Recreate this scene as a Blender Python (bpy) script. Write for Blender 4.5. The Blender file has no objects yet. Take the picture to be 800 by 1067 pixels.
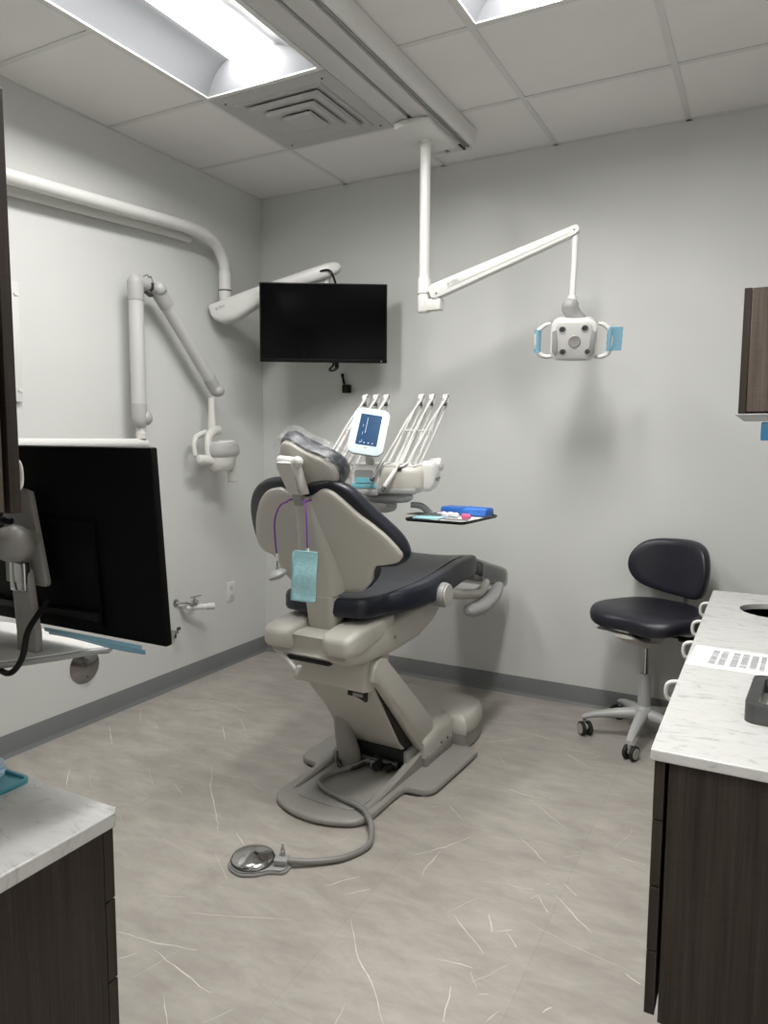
LENS = 18.0
EXPO = 1.1
VEINS = [[(1.265,1.502),(1.357,1.542)],[(1.305,1.335),(1.426,1.351),(1.549,1.384)],[(1.44,1.331),(1.57,1.303),(1.684,1.284)],[(1.59,1.22),(1.659,1.162)],[(1.729,1.202),(1.765,1.269)],[(1.697,1.787),(1.77,1.884)],[(1.774,1.778),(1.831,1.843)],[(1.85,1.691),(1.949,1.563),(2.021,1.507),(2.109,1.405)],[(1.385,1.476),(1.576,1.552),(1.7,1.61)],[(1.385,1.257),(1.413,1.299)],[(2.105,1.851),(2.172,1.796),(2.234,1.743)],[(2.339,2.085),(2.403,2.027),(2.476,1.964)],[(2.276,1.926),(2.361,1.907),(2.457,1.884),(2.62,1.859)],[(2.586,1.848),(2.627,1.827)],[(2.349,2.155),(2.399,2.111)],[(2.197,2.067),(2.274,2.078)],[(2.277,2.031),(2.296,2.061)],[(2.297,2.056),(2.342,1.994)],[(2.235,1.842),(2.273,1.87)],[(2.263,1.854),(2.306,1.808)],[(2.229,1.662),(2.264,1.617)],[(2.273,1.598),(2.297,1.612)],[(2.136,1.664),(2.228,1.677)],[(2.432,1.617),(2.447,1.644)],[(2.32,1.521),(2.337,1.571)],[(2.203,1.591),(2.232,1.478)],[(2.191,1.903),(2.227,1.834)],[(2.292,2.114),(2.309,2.134)],[(1.946,1.969),(1.933,2.039)],[(1.866,2.068),(1.942,2.166),(1.996,2.269)],[(1.84,2.435),(1.935,2.354)],[(1.978,2.662),(2.062,2.654),(2.153,2.651)],[(2.101,2.62),(2.179,2.557),(2.27,2.486)],[(2.145,2.35),(2.216,2.286),(2.27,2.237)],[(2.096,3.121),(2.224,3.026)],[(1.764,3.229),(1.943,3.24),(2.061,3.201)],[(1.848,2.966),(1.936,2.844)],[(1.778,3.054),(1.938,3.208)],[(2.478,2.386),(2.56,2.382)],[(1.935,1.998),(1.937,2.135)],[(1.595,3.513),(1.745,3.406)],[(1.953,3.521),(2.064,3.5)],[(1.788,2.385),(1.81,2.411)],[(2.24,3.114),(2.258,3.146)],[(0.076,2.583),(0.208,2.451)],[(0.266,2.488),(0.35,2.435)],[(0.103,2.358),(0.288,2.21)],[(0.325,1.956),(0.454,1.839)],[(0.61,2.119),(0.753,2.009)],[(0.838,2.255),(0.95,2.117),(1.089,1.985),(1.209,1.866)],[(1.254,1.904),(1.337,1.846)],[(0.281,2.843),(0.433,2.849),(0.574,2.812)],[(0.594,2.731),(0.721,2.623)],[(0.589,2.61),(0.704,2.496)],[(0.96,2.56),(1.081,2.549)],[(0.304,2.709),(0.393,2.798)]]
import bpy, bmesh, math, random
from mathutils import Vector as V, Matrix as M, noise
random.seed(7)
SC = bpy.context.scene
COL = SC.collection
PI = math.pi
R = math.radians

# ------------------------------------------------------------------ materials
def principled(name, col, rough=.5, metal=0.0, **kw):
    m = bpy.data.materials.new(name); m.use_nodes = True
    b = m.node_tree.nodes['Principled BSDF']
    b.inputs['Base Color'].default_value = (*col, 1)
    b.inputs['Roughness'].default_value = rough
    b.inputs['Metallic'].default_value = metal
    for k, v in kw.items():
        b.inputs[k.replace('_', ' ')].default_value = v
    return m

def nodes(m):
    return m.node_tree.nodes, m.node_tree.links, m.node_tree.nodes['Principled BSDF']

def vary(m, scale=8, amount=.08, bump=0.0, bscale=200, stretch=(1, 1, 1), detail=4):
    """gentle procedural variation of colour plus a fine bump"""
    n, l, b = nodes(m)
    col = b.inputs['Base Color'].default_value[:3]
    tc = n.new('ShaderNodeTexCoord'); mp = n.new('ShaderNodeMapping')
    mp.inputs['Scale'].default_value = stretch
    l.new(tc.outputs['Object'], mp.inputs['Vector'])
    t = n.new('ShaderNodeTexNoise'); t.inputs['Scale'].default_value = scale; t.inputs['Detail'].default_value = detail
    l.new(mp.outputs['Vector'], t.inputs['Vector'])
    r = n.new('ShaderNodeValToRGB')
    r.color_ramp.elements[0].position = .3; r.color_ramp.elements[1].position = .7
    r.color_ramp.elements[0].color = (*[c * (1 - amount) for c in col], 1)
    r.color_ramp.elements[1].color = (*[min(1, c * (1 + amount)) for c in col], 1)
    l.new(t.outputs['Fac'], r.inputs['Fac']); l.new(r.outputs['Color'], b.inputs['Base Color'])
    if bump:
        t2 = n.new('ShaderNodeTexNoise'); t2.inputs['Scale'].default_value = bscale; t2.inputs['Detail'].default_value = 3
        l.new(tc.outputs['Object'], t2.inputs['Vector'])
        bp = n.new('ShaderNodeBump'); bp.inputs['Strength'].default_value = bump; bp.inputs['Distance'].default_value = .002
        l.new(t2.outputs['Fac'], bp.inputs['Height']); l.new(bp.outputs['Normal'], b.inputs['Normal'])
    return m

MT = {}
MT['wall'] = vary(principled('wall_paint', (.60, .607, .59), .6), 3, .015, .12, 260)
MT['ceiling'] = vary(principled('ceiling_tile', (.78, .765, .745), .9), 4, .02, .5, 380)
MT['grid'] = vary(principled('ceiling_grid_metal', (.66, .65, .63), .5), 5, .02)
MT['plenumgrey'] = principled('tile_gap', (.22, .215, .21), .8)  # plain grey of the deck and plenum walls
MT['base'] = vary(principled('rubber_baseboard', (.16, .165, .167), .45), 6, .03)
MT['white'] = vary(principled('white_enamel', (.66, .655, .63), .32), 5, .02)
MT['white2'] = vary(principled('warm_white_plastic', (.60, .59, .555), .38), 5, .02)
MT['lightgrey'] = vary(principled('light_grey_plastic', (.40, .40, .39), .38), 5, .02)
MT['boom'] = vary(principled('boom_plastic', (.50, .50, .485), .38), 5, .02)
MT['trackgrey'] = vary(principled('track_paint', (.56, .55, .53), .4), 5, .02)
MT['toe_cover'] = principled('smoky_toe_cover_plastic', (.10, .10, .10), .14, Alpha=.62)
MT['mount'] = vary(principled('warm_grey_mount', (.27, .255, .24), .4), 5, .02)
MT['dome'] = vary(principled('satin_steel', (.30, .29, .28), .2, 1.0), 8, .12)
MT['midgrey'] = vary(principled('mid_grey_plastic', (.30, .30, .295), .42), 5, .02)
MT['beige'] = vary(principled('beige_plastic', (.51, .492, .448), .40), 5, .02)
MT['base_grey'] = vary(principled('warm_grey_plastic', (.29, .28, .258), .42), 5, .03)
MT['darkmech'] = vary(principled('dark_mechanism', (.012, .012, .012), .5), 20, .2)
MT['vinyl'] = vary(principled('navy_black_vinyl', (.012, .014, .024), .36), 12, .10, .25, 500)
MT['vinyl2'] = vary(principled('stool_vinyl', (.013, .013, .021), .38), 12, .10, .25, 500)
MT['black'] = vary(principled('black_plastic', (.004, .004, .0045), .42, Specular_IOR_Level=.25), 20, .1)
MT['blackmatte'] = vary(principled('black_matte_plastic', (.0015, .0015, .002), .5, Specular_IOR_Level=.12), 20, .1)
MT['screen'] = principled('black_screen', (.001, .001, .0015), .10, Specular_IOR_Level=.14)
MT['rubber'] = vary(principled('black_rubber', (.012, .012, .012), .7), 20, .1)
MT['chrome'] = vary(principled('polished_chrome', (.55, .55, .54), .12, 1.0), 10, .03)
MT['steel'] = vary(principled('brushed_steel', (.42, .42, .41), .3, 1.0), 60, .1, stretch=(1, 1, 6))
MT['darkmetal'] = vary(principled('dark_metal', (.10, .10, .10), .35, .8), 20, .1)
MT['blue_film'] = principled('blue_barrier_film', (.22, .50, .68), .25, Alpha=.7)
MT['blue_wrap'] = vary(principled('blue_wrap', (.035, .16, .55), .45), 30, .12, .4, 60)
MT['blue_bib'] = vary(principled('light_blue_bib_paper', (.40, .70, .76), .8), 90, .10, .9, 300)
MT['cyan'] = principled('cyan_plastic', (.20, .52, .60), .3)
MT['teal'] = vary(principled('teal_tray_plastic', (.10, .36, .44), .35), 12, .06)
MT['purple'] = principled('purple_cord', (.20, .045, .34), .5)
MT['paper'] = vary(principled('white_paper', (.74, .74, .75), .8), 10, .02)
MT['ink'] = principled('printed_ink', (.12, .12, .13), .8)
MT['red'] = principled('pink_plastic', (.62, .10, .22), .4)
MT['tray'] = vary(principled('tray_metal', (.03, .03, .032), .25, .6), 20, .1)
MT['bluescreen'] = principled('touchpad_screen', (.012, .045, .11), .18)
nb = MT['bluescreen'].node_tree.nodes['Principled BSDF']
nb.inputs['Emission Color'].default_value = (.02, .06, .12, 1); nb.inputs['Emission Strength'].default_value = .22
MT['touchframe'] = principled('touchpad_white', (.62, .70, .76), .2)
MT['hose'] = vary(principled('grey_hose', (.22, .215, .20), .45), 20, .03)
MT['vent'] = vary(principled('vent_metal', (.47, .465, .455), .5), 5, .02)
MT['hole'] = principled('dark_opening', (.02, .02, .02), .9)

# clear crinkled plastic film
def clear_film(name, tint=(1, 1, 1), fac=.16):
    m = bpy.data.materials.new(name); m.use_nodes = True
    n = m.node_tree.nodes; l = m.node_tree.links
    for x in list(n): n.remove(x)
    o = n.new('ShaderNodeOutputMaterial'); mix = n.new('ShaderNodeMixShader')
    tr = n.new('ShaderNodeBsdfTransparent'); tr.inputs['Color'].default_value = (*tint, 1)
    g = n.new('ShaderNodeBsdfPrincipled'); g.inputs['Base Color'].default_value = (.75, .76, .76, 1); g.inputs['Roughness'].default_value = .12
    t = n.new('ShaderNodeTexNoise'); t.inputs['Scale'].default_value = 38; t.inputs['Detail'].default_value = 4; t.inputs['Distortion'].default_value = 1.2
    tc = n.new('ShaderNodeTexCoord'); l.new(tc.outputs['Object'], t.inputs['Vector'])
    bp = n.new('ShaderNodeBump'); bp.inputs['Strength'].default_value = .9; bp.inputs['Distance'].default_value = .01
    l.new(t.outputs['Fac'], bp.inputs['Height']); l.new(bp.outputs['Normal'], g.inputs['Normal'])
    rmp = n.new('ShaderNodeMapRange'); rmp.inputs['From Min'].default_value = .45; rmp.inputs['From Max'].default_value = .75
    rmp.inputs['To Min'].default_value = fac * .5; rmp.inputs['To Max'].default_value = fac * 3
    l.new(t.outputs['Fac'], rmp.inputs['Value']); l.new(rmp.outputs['Result'], mix.inputs['Fac'])
    l.new(tr.outputs[0], mix.inputs[1]); l.new(g.outputs[0], mix.inputs[2]); l.new(mix.outputs[0], o.inputs['Surface'])
    return m
MT['film'] = clear_film('clear_plastic_film', fac=.09)
MT['toe_film'] = clear_film('smoky_toe_cover', (.62, .62, .62), fac=.22)

def emit(name, col, s):
    m = bpy.data.materials.new(name); m.use_nodes = True
    b = m.node_tree.nodes['Principled BSDF']
    b.inputs['Base Color'].default_value = (.8, .8, .8, 1)
    b.inputs['Emission Color'].default_value = (*col, 1); b.inputs['Emission Strength'].default_value = s
    return m
MT['lens'] = emit('troffer_lens', (1, .99, .965), LENS)
MT['lens_b'] = emit('troffer_lens_boosted', (1, .99, .965), LENS * 1.75)  # same fixture, emission boosted to brighten the back wall and floor
MT['reflector'] = principled('troffer_reflector', (.24, .245, .26), .6)

# wood laminate: vertical grain (along local Z)
def laminate(name, c0, c1):
    m = principled(name, c0, .5, Specular_IOR_Level=.22); n, l, b = nodes(m)
    tc = n.new('ShaderNodeTexCoord')
    def noise_(sc, st, det=5):
        mp = n.new('ShaderNodeMapping'); mp.inputs['Scale'].default_value = st
        t = n.new('ShaderNodeTexNoise'); t.inputs['Scale'].default_value = sc; t.inputs['Detail'].default_value = det
        l.new(tc.outputs['Object'], mp.inputs['Vector']); l.new(mp.outputs['Vector'], t.inputs['Vector']); return t
    a = noise_(6, (10, 10, .35)); f = noise_(10, (30, 30, .5), 3); h = noise_(14, (2, 2, 22), 3)
    mx = n.new('ShaderNodeMath'); mx.operation = 'MULTIPLY_ADD'; mx.inputs[1].default_value = .55
    l.new(a.outputs['Fac'], mx.inputs[0])
    m2 = n.new('ShaderNodeMath'); m2.operation = 'MULTIPLY_ADD'; m2.inputs[1].default_value = .32
    l.new(f.outputs['Fac'], m2.inputs[0])
    m3 = n.new('ShaderNodeMath'); m3.operation = 'MULTIPLY'; m3.inputs[1].default_value = .15
    l.new(h.outputs['Fac'], m3.inputs[0]); l.new(m3.outputs[0], m2.inputs[2]); l.new(m2.outputs[0], mx.inputs[2])
    r = n.new('ShaderNodeValToRGB'); r.color_ramp.elements[0].position = .36; r.color_ramp.elements[1].position = .64
    r.color_ramp.elements[0].color = (*c0, 1); r.color_ramp.elements[1].color = (*c1, 1)
    l.new(mx.outputs[0], r.inputs['Fac']); l.new(r.outputs['Color'], b.inputs['Base Color'])
    return m
MT['wood'] = laminate('brown_wood_laminate', (.020, .0145, .0115), (.048, .0362, .0295))
MT['wood2'] = laminate('taupe_wood_laminate', (.050, .038, .031), (.125, .097, .080))
MT['wooddark'] = laminate('dark_wood_laminate', (.020, .0145, .0115), (.046, .035, .028))

# quartz
def quartz():
    m = principled('white_quartz', (.72, .71, .69), .22); n, l, b = nodes(m)
    tc = n.new('ShaderNodeTexCoord')
    t = n.new('ShaderNodeTexNoise'); t.inputs['Scale'].default_value = 13; t.inputs['Detail'].default_value = 9; t.inputs['Distortion'].default_value = 1.2; t.inputs['Roughness'].default_value = .68
    mp = n.new('ShaderNodeMapping'); mp.inputs['Rotation'].default_value = (0, 0, .5); mp.inputs['Scale'].default_value = (1, 2.2, 1)
    l.new(tc.outputs['Object'], mp.inputs['Vector']); l.new(mp.outputs['Vector'], t.inputs['Vector'])
    r = n.new('ShaderNodeValToRGB'); e = r.color_ramp.elements
    e[0].position = .36; e[0].color = (.43, .42, .41, 1); e[1].position = .45; e[1].color = (.545, .54, .525, 1)
    x = e.new(.40); x.color = (.47, .465, .45, 1); y = e.new(.7); y.color = (.59, .585, .57, 1)
    l.new(t.outputs['Fac'], r.inputs['Fac']); l.new(r.outputs['Color'], b.inputs['Base Color'])
    return m
MT['quartz'] = quartz()

# floor: greige stone-look sheet, tone shifts from plank to plank
def floor_mat():
    m = principled('stone_vinyl', (.27, .245, .215), .42); n, l, b = nodes(m)
    tc = n.new('ShaderNodeTexCoord')
    mp = n.new("ShaderNodeMapping"); mp.inputs["Scale"].default_value = (1.0, 2.4, 1); mp.inputs["Rotation"].default_value = (0, 0, -.5)
    l.new(tc.outputs['Object'], mp.inputs['Vector'])
    t = n.new('ShaderNodeTexNoise'); t.inputs['Scale'].default_value = 5; t.inputs['Detail'].default_value = 12; t.inputs['Roughness'].default_value = .7; t.inputs['Distortion'].default_value = .25
    l.new(mp.outputs['Vector'], t.inputs['Vector'])
    r = n.new('ShaderNodeValToRGB'); e = r.color_ramp.elements
    e[0].position = .30; e[0].color = (.300, .272, .242, 1); e[1].position = .70; e[1].color = (.445, .413, .373, 1)
    x = e.new(.5); x.color = (.365, .338, .303, 1)
    l.new(t.outputs['Fac'], r.inputs['Fac'])
    # per plank tone
    sep = n.new('ShaderNodeSeparateXYZ'); l.new(tc.outputs['Object'], sep.inputs[0])
    br = n.new('ShaderNodeTexBrick'); br.offset = .5; br.inputs['Scale'].default_value = 1
    br.inputs['Brick Width'].default_value = 1.03; br.inputs['Row Height'].default_value = .515; br.inputs['Mortar Size'].default_value = .0012; br.inputs['Mortar Smooth'].default_value = .5
    br.inputs['Color1'].default_value = (1.02, 1.02, 1.02, 1); br.inputs['Color2'].default_value = (.96, .96, .96, 1); br.inputs['Mortar'].default_value = (.84, .84, .84, 1)
    mp2 = n.new('ShaderNodeMapping'); mp2.inputs['Rotation'].default_value = (0, 0, PI / 2); mp2.inputs['Location'].default_value = (0.3, .22 + .515 * 9, 0)
    l.new(tc.outputs['Object'], mp2.inputs['Vector']); l.new(mp2.outputs['Vector'], br.inputs['Vector'])
    mx = n.new('ShaderNodeMixRGB'); mx.blend_type = 'MULTIPLY'; mx.inputs['Fac'].default_value = 1
    l.new(r.outputs['Color'], mx.inputs['Color1']); l.new(br.outputs['Color'], mx.inputs['Color2'])
    l.new(mx.outputs['Color'], b.inputs['Base Color'])
    t3 = n.new('ShaderNodeTexNoise'); t3.inputs['Scale'].default_value = 60; t3.inputs['Detail'].default_value = 5
    l.new(tc.outputs['Object'], t3.inputs['Vector'])
    bp = n.new('ShaderNodeBump'); bp.inputs['Strength'].default_value = .12; bp.inputs['Distance'].default_value = .002
    l.new(t3.outputs['Fac'], bp.inputs['Height']); l.new(bp.outputs['Normal'], b.inputs['Normal'])
    return m
MT['floor'] = floor_mat()
MT['vein'] = vary(principled('floor_vein', (.66, .63, .58), .45), 30, .18)
MT['veinfaint'] = vary(principled('floor_vein_faint', (.52, .49, .45), .45), 30, .10)

# ------------------------------------------------------------------ geometry
def box(bm, c, s, bev=0.0, seg=2, rot=None):
    t = bmesh.new(); bmesh.ops.create_cube(t, size=1.0)
    for v in t.verts: v.co = V((v.co.x * s[0], v.co.y * s[1], v.co.z * s[2]))
    if bev > 0:
        bmesh.ops.bevel(t, geom=list(t.edges), offset=min(bev, min(s) * .49), segments=seg, profile=.5, affect='EDGES')
    mtx = M.Translation(V(c)) @ (rot.to_4x4() if rot else M.Identity(4))
    merge(bm, t, mtx)

def merge(bm, t, mtx=None, mi=0):
    if mtx is not None: bmesh.ops.transform(t, matrix=mtx, verts=t.verts)
    me = bpy.data.meshes.new('tmp'); t.to_mesh(me); t.free()
    n0 = len(bm.faces)
    bm.from_mesh(me); bpy.data.meshes.remove(me)
    if mi:
        bm.faces.ensure_lookup_table()
        for f in bm.faces[n0:]: f.material_index = mi

def frame_of(d, up=V((0, 0, 1))):
    d = d.normalized()
    if abs(d.dot(up)) > .98: up = V((0, 1, 0)) if abs(d.y) < .9 else V((1, 0, 0))
    x = d.cross(up).normalized(); y = x.cross(d)
    return x, y

def catmull(pts, n=8, closed=False):
    P = [V(p) for p in pts]; out = []; L = len(P)
    rng = range(L) if closed else range(L - 1)
    for i in rng:
        if closed: a, b, c, d = P[(i - 1) % L], P[i], P[(i + 1) % L], P[(i + 2) % L]
        else: a, b, c, d = P[max(i - 1, 0)], P[i], P[i + 1], P[min(i + 2, L - 1)]
        for k in range(n):
            t = k / n
            out.append(.5 * ((2 * b) + (-a + c) * t + (2 * a - 5 * b + 4 * c - d) * t * t + (-a + 3 * b - 3 * c + d) * t ** 3))
    if not closed: out.append(P[-1])
    return out

def tube(bm, pts, r, seg=12, smooth=0, cap=True, sq=1.0):
    """swept tube; r number or list (per control point); sq flattens one axis"""
    P = [V(p) for p in pts]; rs = list(r) if isinstance(r, (list, tuple)) else [r] * len(P)
    if smooth:
        P2 = catmull(P, smooth); R2 = []
        for i in range(len(P) - 1):
            for k in range(smooth): R2.append(rs[i] + (rs[i + 1] - rs[i]) * k / smooth)
        R2.append(rs[-1]); P, rs = P2, R2
    rings = []; px = None
    for i, p in enumerate(P):
        d = (P[min(i + 1, len(P) - 1)] - P[max(i - 1, 0)])
        if d.length < 1e-9: d = V((0, 0, 1))
        d.normalize()
        if px is None: x, y = frame_of(d)
        else:
            x = (px - d * px.dot(d))
            if x.length < 1e-6: x, _ = frame_of(d)
            x.normalize(); y = x.cross(d)
        px = x
        rings.append([bm.verts.new(p + (x * math.cos(2 * PI * k / seg) + y * math.sin(2 * PI * k / seg) * sq) * rs[i]) for k in range(seg)])
    for a, b in zip(rings, rings[1:]):
        for k in range(seg):
            bm.faces.new((a[k], a[(k + 1) % seg], b[(k + 1) % seg], b[k]))
    if cap:
        bm.faces.new(rings[0][::-1]); bm.faces.new(rings[-1])

def lathe(bm, prof, mtx=None, seg=24):
    """prof = [(radius, z)] around local Z"""
    t = bmesh.new(); rings = []
    for r_, z in prof:
        if r_ < 1e-5: rings.append([t.verts.new((0, 0, z))])
        else: rings.append([t.verts.new((r_ * math.cos(2 * PI * k / seg), r_ * math.sin(2 * PI * k / seg), z)) for k in range(seg)])
    for a, b in zip(rings, rings[1:]):
        if len(a) == 1 and len(b) == 1: continue
        for k in range(seg):
            k2 = (k + 1) % seg
            if len(a) == 1: t.faces.new((a[0], b[k2], b[k]))
            elif len(b) == 1: t.faces.new((a[k], a[k2], b[0]))
            else: t.faces.new((a[k], a[k2], b[k2], b[k]))
    if len(rings[0]) > 1: t.faces.new(rings[0][::-1])
    if len(rings[-1]) > 1: t.faces.new(rings[-1])
    merge(bm, t, mtx)

def along(p, d):
    """matrix placing local Z along d at p"""
    d = V(d).normalized(); x, y = frame_of(d)
    m = M((( x.x, y.x, d.x), (x.y, y.y, d.y), (x.z, y.z, d.z))).to_4x4()
    if m.to_3x3().determinant() < 0:
        m = M(((y.x, x.x, d.x), (y.y, x.y, d.y), (y.z, x.z, d.z))).to_4x4()
    return M.Translation(V(p)) @ m

def cyl(bm, p, q, r, r2=None, seg=24, bev=.0):
    p, q = V(p), V(q); L = (q - p).length; r2 = r if r2 is None else r2
    if bev: prof = [(r - bev, 0), (r - bev * .3, bev * .3), (r, bev), (r2, L - bev), (r2 - bev * .3, L - bev * .3), (r2 - bev, L)]
    else: prof = [(r, 0), (r2, L)]
    lathe(bm, prof, along(p, q - p), seg)

def ball(bm, c, r, seg=20, sc=(1, 1, 1), rot=None):
    t = bmesh.new(); bmesh.ops.create_uvsphere(t, u_segments=seg, v_segments=seg // 2, radius=r)
    mtx = M.Translation(V(c)) @ (rot.to_4x4() if rot else M.Identity(4)) @ M.Diagonal((*sc, 1))
    merge(bm, t, mtx)

def prism(bm, poly, z0, z1, mtx=None, bev=0, seg=2):
    """2D polygon (x,y) extruded z0..z1, optional bevel of rim edges"""
    t = bmesh.new()
    a = [t.verts.new((x, y, z0)) for x, y in poly]; b = [t.verts.new((x, y, z1)) for x, y in poly]
    t.faces.new(a[::-1]); t.faces.new(b); n = len(poly)
    for i in range(n): t.faces.new((a[i], a[(i + 1) % n], b[(i + 1) % n], b[i]))
    bmesh.ops.recalc_face_normals(t, faces=t.faces)
    if bev:
        bmesh.ops.bevel(t, geom=[e for e in t.edges], offset=bev, segments=seg, profile=.5, affect='EDGES', clamp_overlap=True)
    merge(bm, t, mtx)

def rrect(w, h, r, n=5):
    out = []
    for cx, cy, a0 in ((w / 2 - r, h / 2 - r, 0), (-w / 2 + r, h / 2 - r, 90), (-w / 2 + r, -h / 2 + r, 180), (w / 2 - r, -h / 2 + r, 270)):
        for k in range(n + 1):
            a = R(a0 + 90 * k / n); out.append((cx + r * math.cos(a), cy + r * math.sin(a)))
    return out

def puff(bm, outline, layers, fn, steps=(.92, .8, .62, .4, .2), center=None):
    """closed cushion. outline: 2D list. layers: [(inset scale, height)] from back rim to front rim.
    fn(x,y,h)->3D. front and back are filled by rings shrinking to the centre."""
    cx, cy = center if center else (sum(p[0] for p in outline) / len(outline), sum(p[1] for p in outline) / len(outline))
    n = len(outline); rings = []
    def ring(s, h, crown=0):
        return [bm.verts.new(fn(cx + (x - cx) * s, cy + (y - cy) * s, h)) for x, y in outline]
    s0, h0 = layers[0][:2]; s1, h1 = layers[-1][:2]
    seq = [(s0 * k, h0) for k in reversed(steps)] + [(l[0], l[1]) for l in layers] + [(s1 * k, h1) for k in steps]
    R_ = [ring(*q) for q in seq]
    for a, b in zip(R_, R_[1:]):
        for k in range(n): bm.faces.new((a[k], a[(k + 1) % n], b[(k + 1) % n], b[k]))
    c0 = bm.verts.new(fn(cx, cy, h0)); c1 = bm.verts.new(fn(cx, cy, h1))
    for k in range(n):
        bm.faces.new((c0, R_[0][(k + 1) % n], R_[0][k])); bm.faces.new((c1, R_[-1][k], R_[-1][(k + 1) % n]))
    bmesh.ops.recalc_face_normals(bm, faces=bm.faces)

def loft(bm, rings, cap=True, closed=True):
    vs = [[bm.verts.new(p) for p in r_] for r_ in rings]; n = len(vs[0])
    for a, b in zip(vs, vs[1:]):
        for k in range(n if closed else n - 1): bm.faces.new((a[k], a[(k + 1) % n], b[(k + 1) % n], b[k]))
    if cap and closed: bm.faces.new(vs[0][::-1]); bm.faces.new(vs[-1])
    bmesh.ops.recalc_face_normals(bm, faces=bm.faces)

def build(name, bm, mat, parent=None, loc=(0, 0, 0), rot=(0, 0, 0), sharp=38, flat=False, label=None):
    me = bpy.data.meshes.new(name); bm.to_mesh(me); bm.free()
    if isinstance(mat, (list, tuple)):
        for m in mat: me.materials.append(MT[m])
    else: me.materials.append(MT[mat])
    if not flat:
        me.shade_smooth(); me.set_sharp_from_angle(angle=R(sharp))
    o = bpy.data.objects.new(name, me); COL.objects.link(o)
    o.location = loc; o.rotation_euler = rot
    if parent is not None: o.parent = parent
    if label: o['label'] = label
    return o

def thing(name, label, cat, loc=(0, 0, 0), rz=0, group=None):
    o = bpy.data.objects.new(name, None); COL.objects.link(o)
    o.empty_display_size = .05
    o.location = loc; o.rotation_euler = (0, 0, rz); o['label'] = label; o['category'] = cat
    if group: o['group'] = group
    return o

def tag(o, label, cat, group=None):
    o['label'] = label; o['category'] = cat
    if group: o['group'] = group
    return o

def struct(name, bm, mat, parent=None, **k):
    o = build(name, bm, mat, parent, **k)
    if parent is None: o['kind'] = 'structure'
    return o

def B(): return bmesh.new()

def text_mesh(name, s, size, mat, parent, loc, rot, extrude=.0004):
    c = bpy.data.curves.new(name, 'FONT'); c.body = s; c.size = size; c.extrude = extrude; c.align_x = 'CENTER'; c.align_y = 'CENTER'
    o = bpy.data.objects.new(name, c); COL.objects.link(o)
    dg = bpy.context.evaluated_depsgraph_get(); dg.update()
    me = bpy.data.meshes.new_from_object(o.evaluated_get(dg))
    bpy.data.objects.remove(o); bpy.data.curves.remove(c)
    me.materials.clear(); me.materials.append(MT[mat])
    o = bpy.data.objects.new(name, me); COL.objects.link(o); o.parent = parent; o.location = loc; o.rotation_euler = rot
    return o
# ------------------------------------------------------------------ room
W, D, H = 3.30, 3.727, 2.837
Y0 = -1.6
# floor with its pale veins as part of the sheet
bm = B()
vs = [bm.verts.new(p) for p in ((0, Y0, 0), (W, Y0, 0), (W, D, 0), (0, D, 0))]; bm.faces.new(vs)
vl = [bm.verts.new(p) for p in ((0, Y0, -.06), (W, Y0, -.06), (W, D, -.06), (0, D, -.06))]; bm.faces.new(vl[::-1])
for i in range(4): bm.faces.new((vs[(i + 1) % 4], vs[i], vl[i], vl[(i + 1) % 4]))
rnd = random.Random(3)
extra = []
for i in range(26):
    x, y, a, L = rnd.uniform(.1, W - .1), rnd.uniform(-1.2, 1.2), rnd.uniform(0, PI), rnd.uniform(.05, .25)
    extra.append([(x, y), (x + math.cos(a) * L, y + math.sin(a) * L)])
for i in range(24):
    x, y, a, L = rnd.uniform(.1, 2.6), rnd.uniform(1.2, D - .1), rnd.uniform(0, PI), rnd.uniform(.05, .2)
    extra.append([(x, y), (x + math.cos(a) * L, y + math.sin(a) * L)])
def vein(pts, w, mi, rn):
    P = []
    for a, b in zip(pts, pts[1:]):
        a, b = V((*a, 0)), V((*b, 0)); n = max(2, int((b - a).length / .03))
        for k in range(n): P.append(a.lerp(b, k / n))
    P.append(V((*pts[-1], 0)))
    d = (P[-1] - P[0]).normalized(); nn = V((-d.y, d.x, 0)); L = []
    for k, p in enumerate(P):
        q = p + nn * rn.uniform(-.003, .003) if 0 < k < len(P) - 1 else p
        ww = w * (.25 + .9 * math.sin(PI * (k + .3) / len(P))) * rn.uniform(.6, 1.2)
        L.append((bm.verts.new((q.x - nn.x * ww / 2, q.y - nn.y * ww / 2, .0004)), bm.verts.new((q.x + nn.x * ww / 2, q.y + nn.y * ww / 2, .0004))))
    for a, b in zip(L, L[1:]):
        f = bm.faces.new((a[0], b[0], b[1], a[1])); f.material_index = mi
        if f.normal.z < 0 or True: f.normal_update()
        if f.normal.z < 0: f.normal_flip()
for i, v in enumerate(VEINS): vein(v, .0030 if i % 3 else .0024, 1 if (i % 4) else 2, rnd)
for v in extra: vein(v, .002, 2, rnd)
struct('floor', bm, ['floor', 'vein', 'veinfaint'], flat=True)

def wallbox(name, x0, x1, y0, y1, z0, z1, mat='wall'):
    bm = B(); box(bm, ((x0 + x1) / 2, (y0 + y1) / 2, (z0 + z1) / 2), (x1 - x0, y1 - y0, z1 - z0)); return struct(name, bm, mat, flat=True)
wallbox('wall_left', -.12, 0, Y0, D, 0, H)
wallbox('wall_back', -.12, W + .12, D, D + .12, 0, H)
wallbox('wall_right', W, W + .12, Y0, D, 0, H)
# near wall beside the doorway the camera stands in
bm = B(); box(bm, (1.04, .08, H / 2), (2.08, .14, H))
struct('wall_front', bm, 'wall', flat=True)
wallbox('wall_corridor', 0, W, Y0 - .12, Y0, 0, H)

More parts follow.
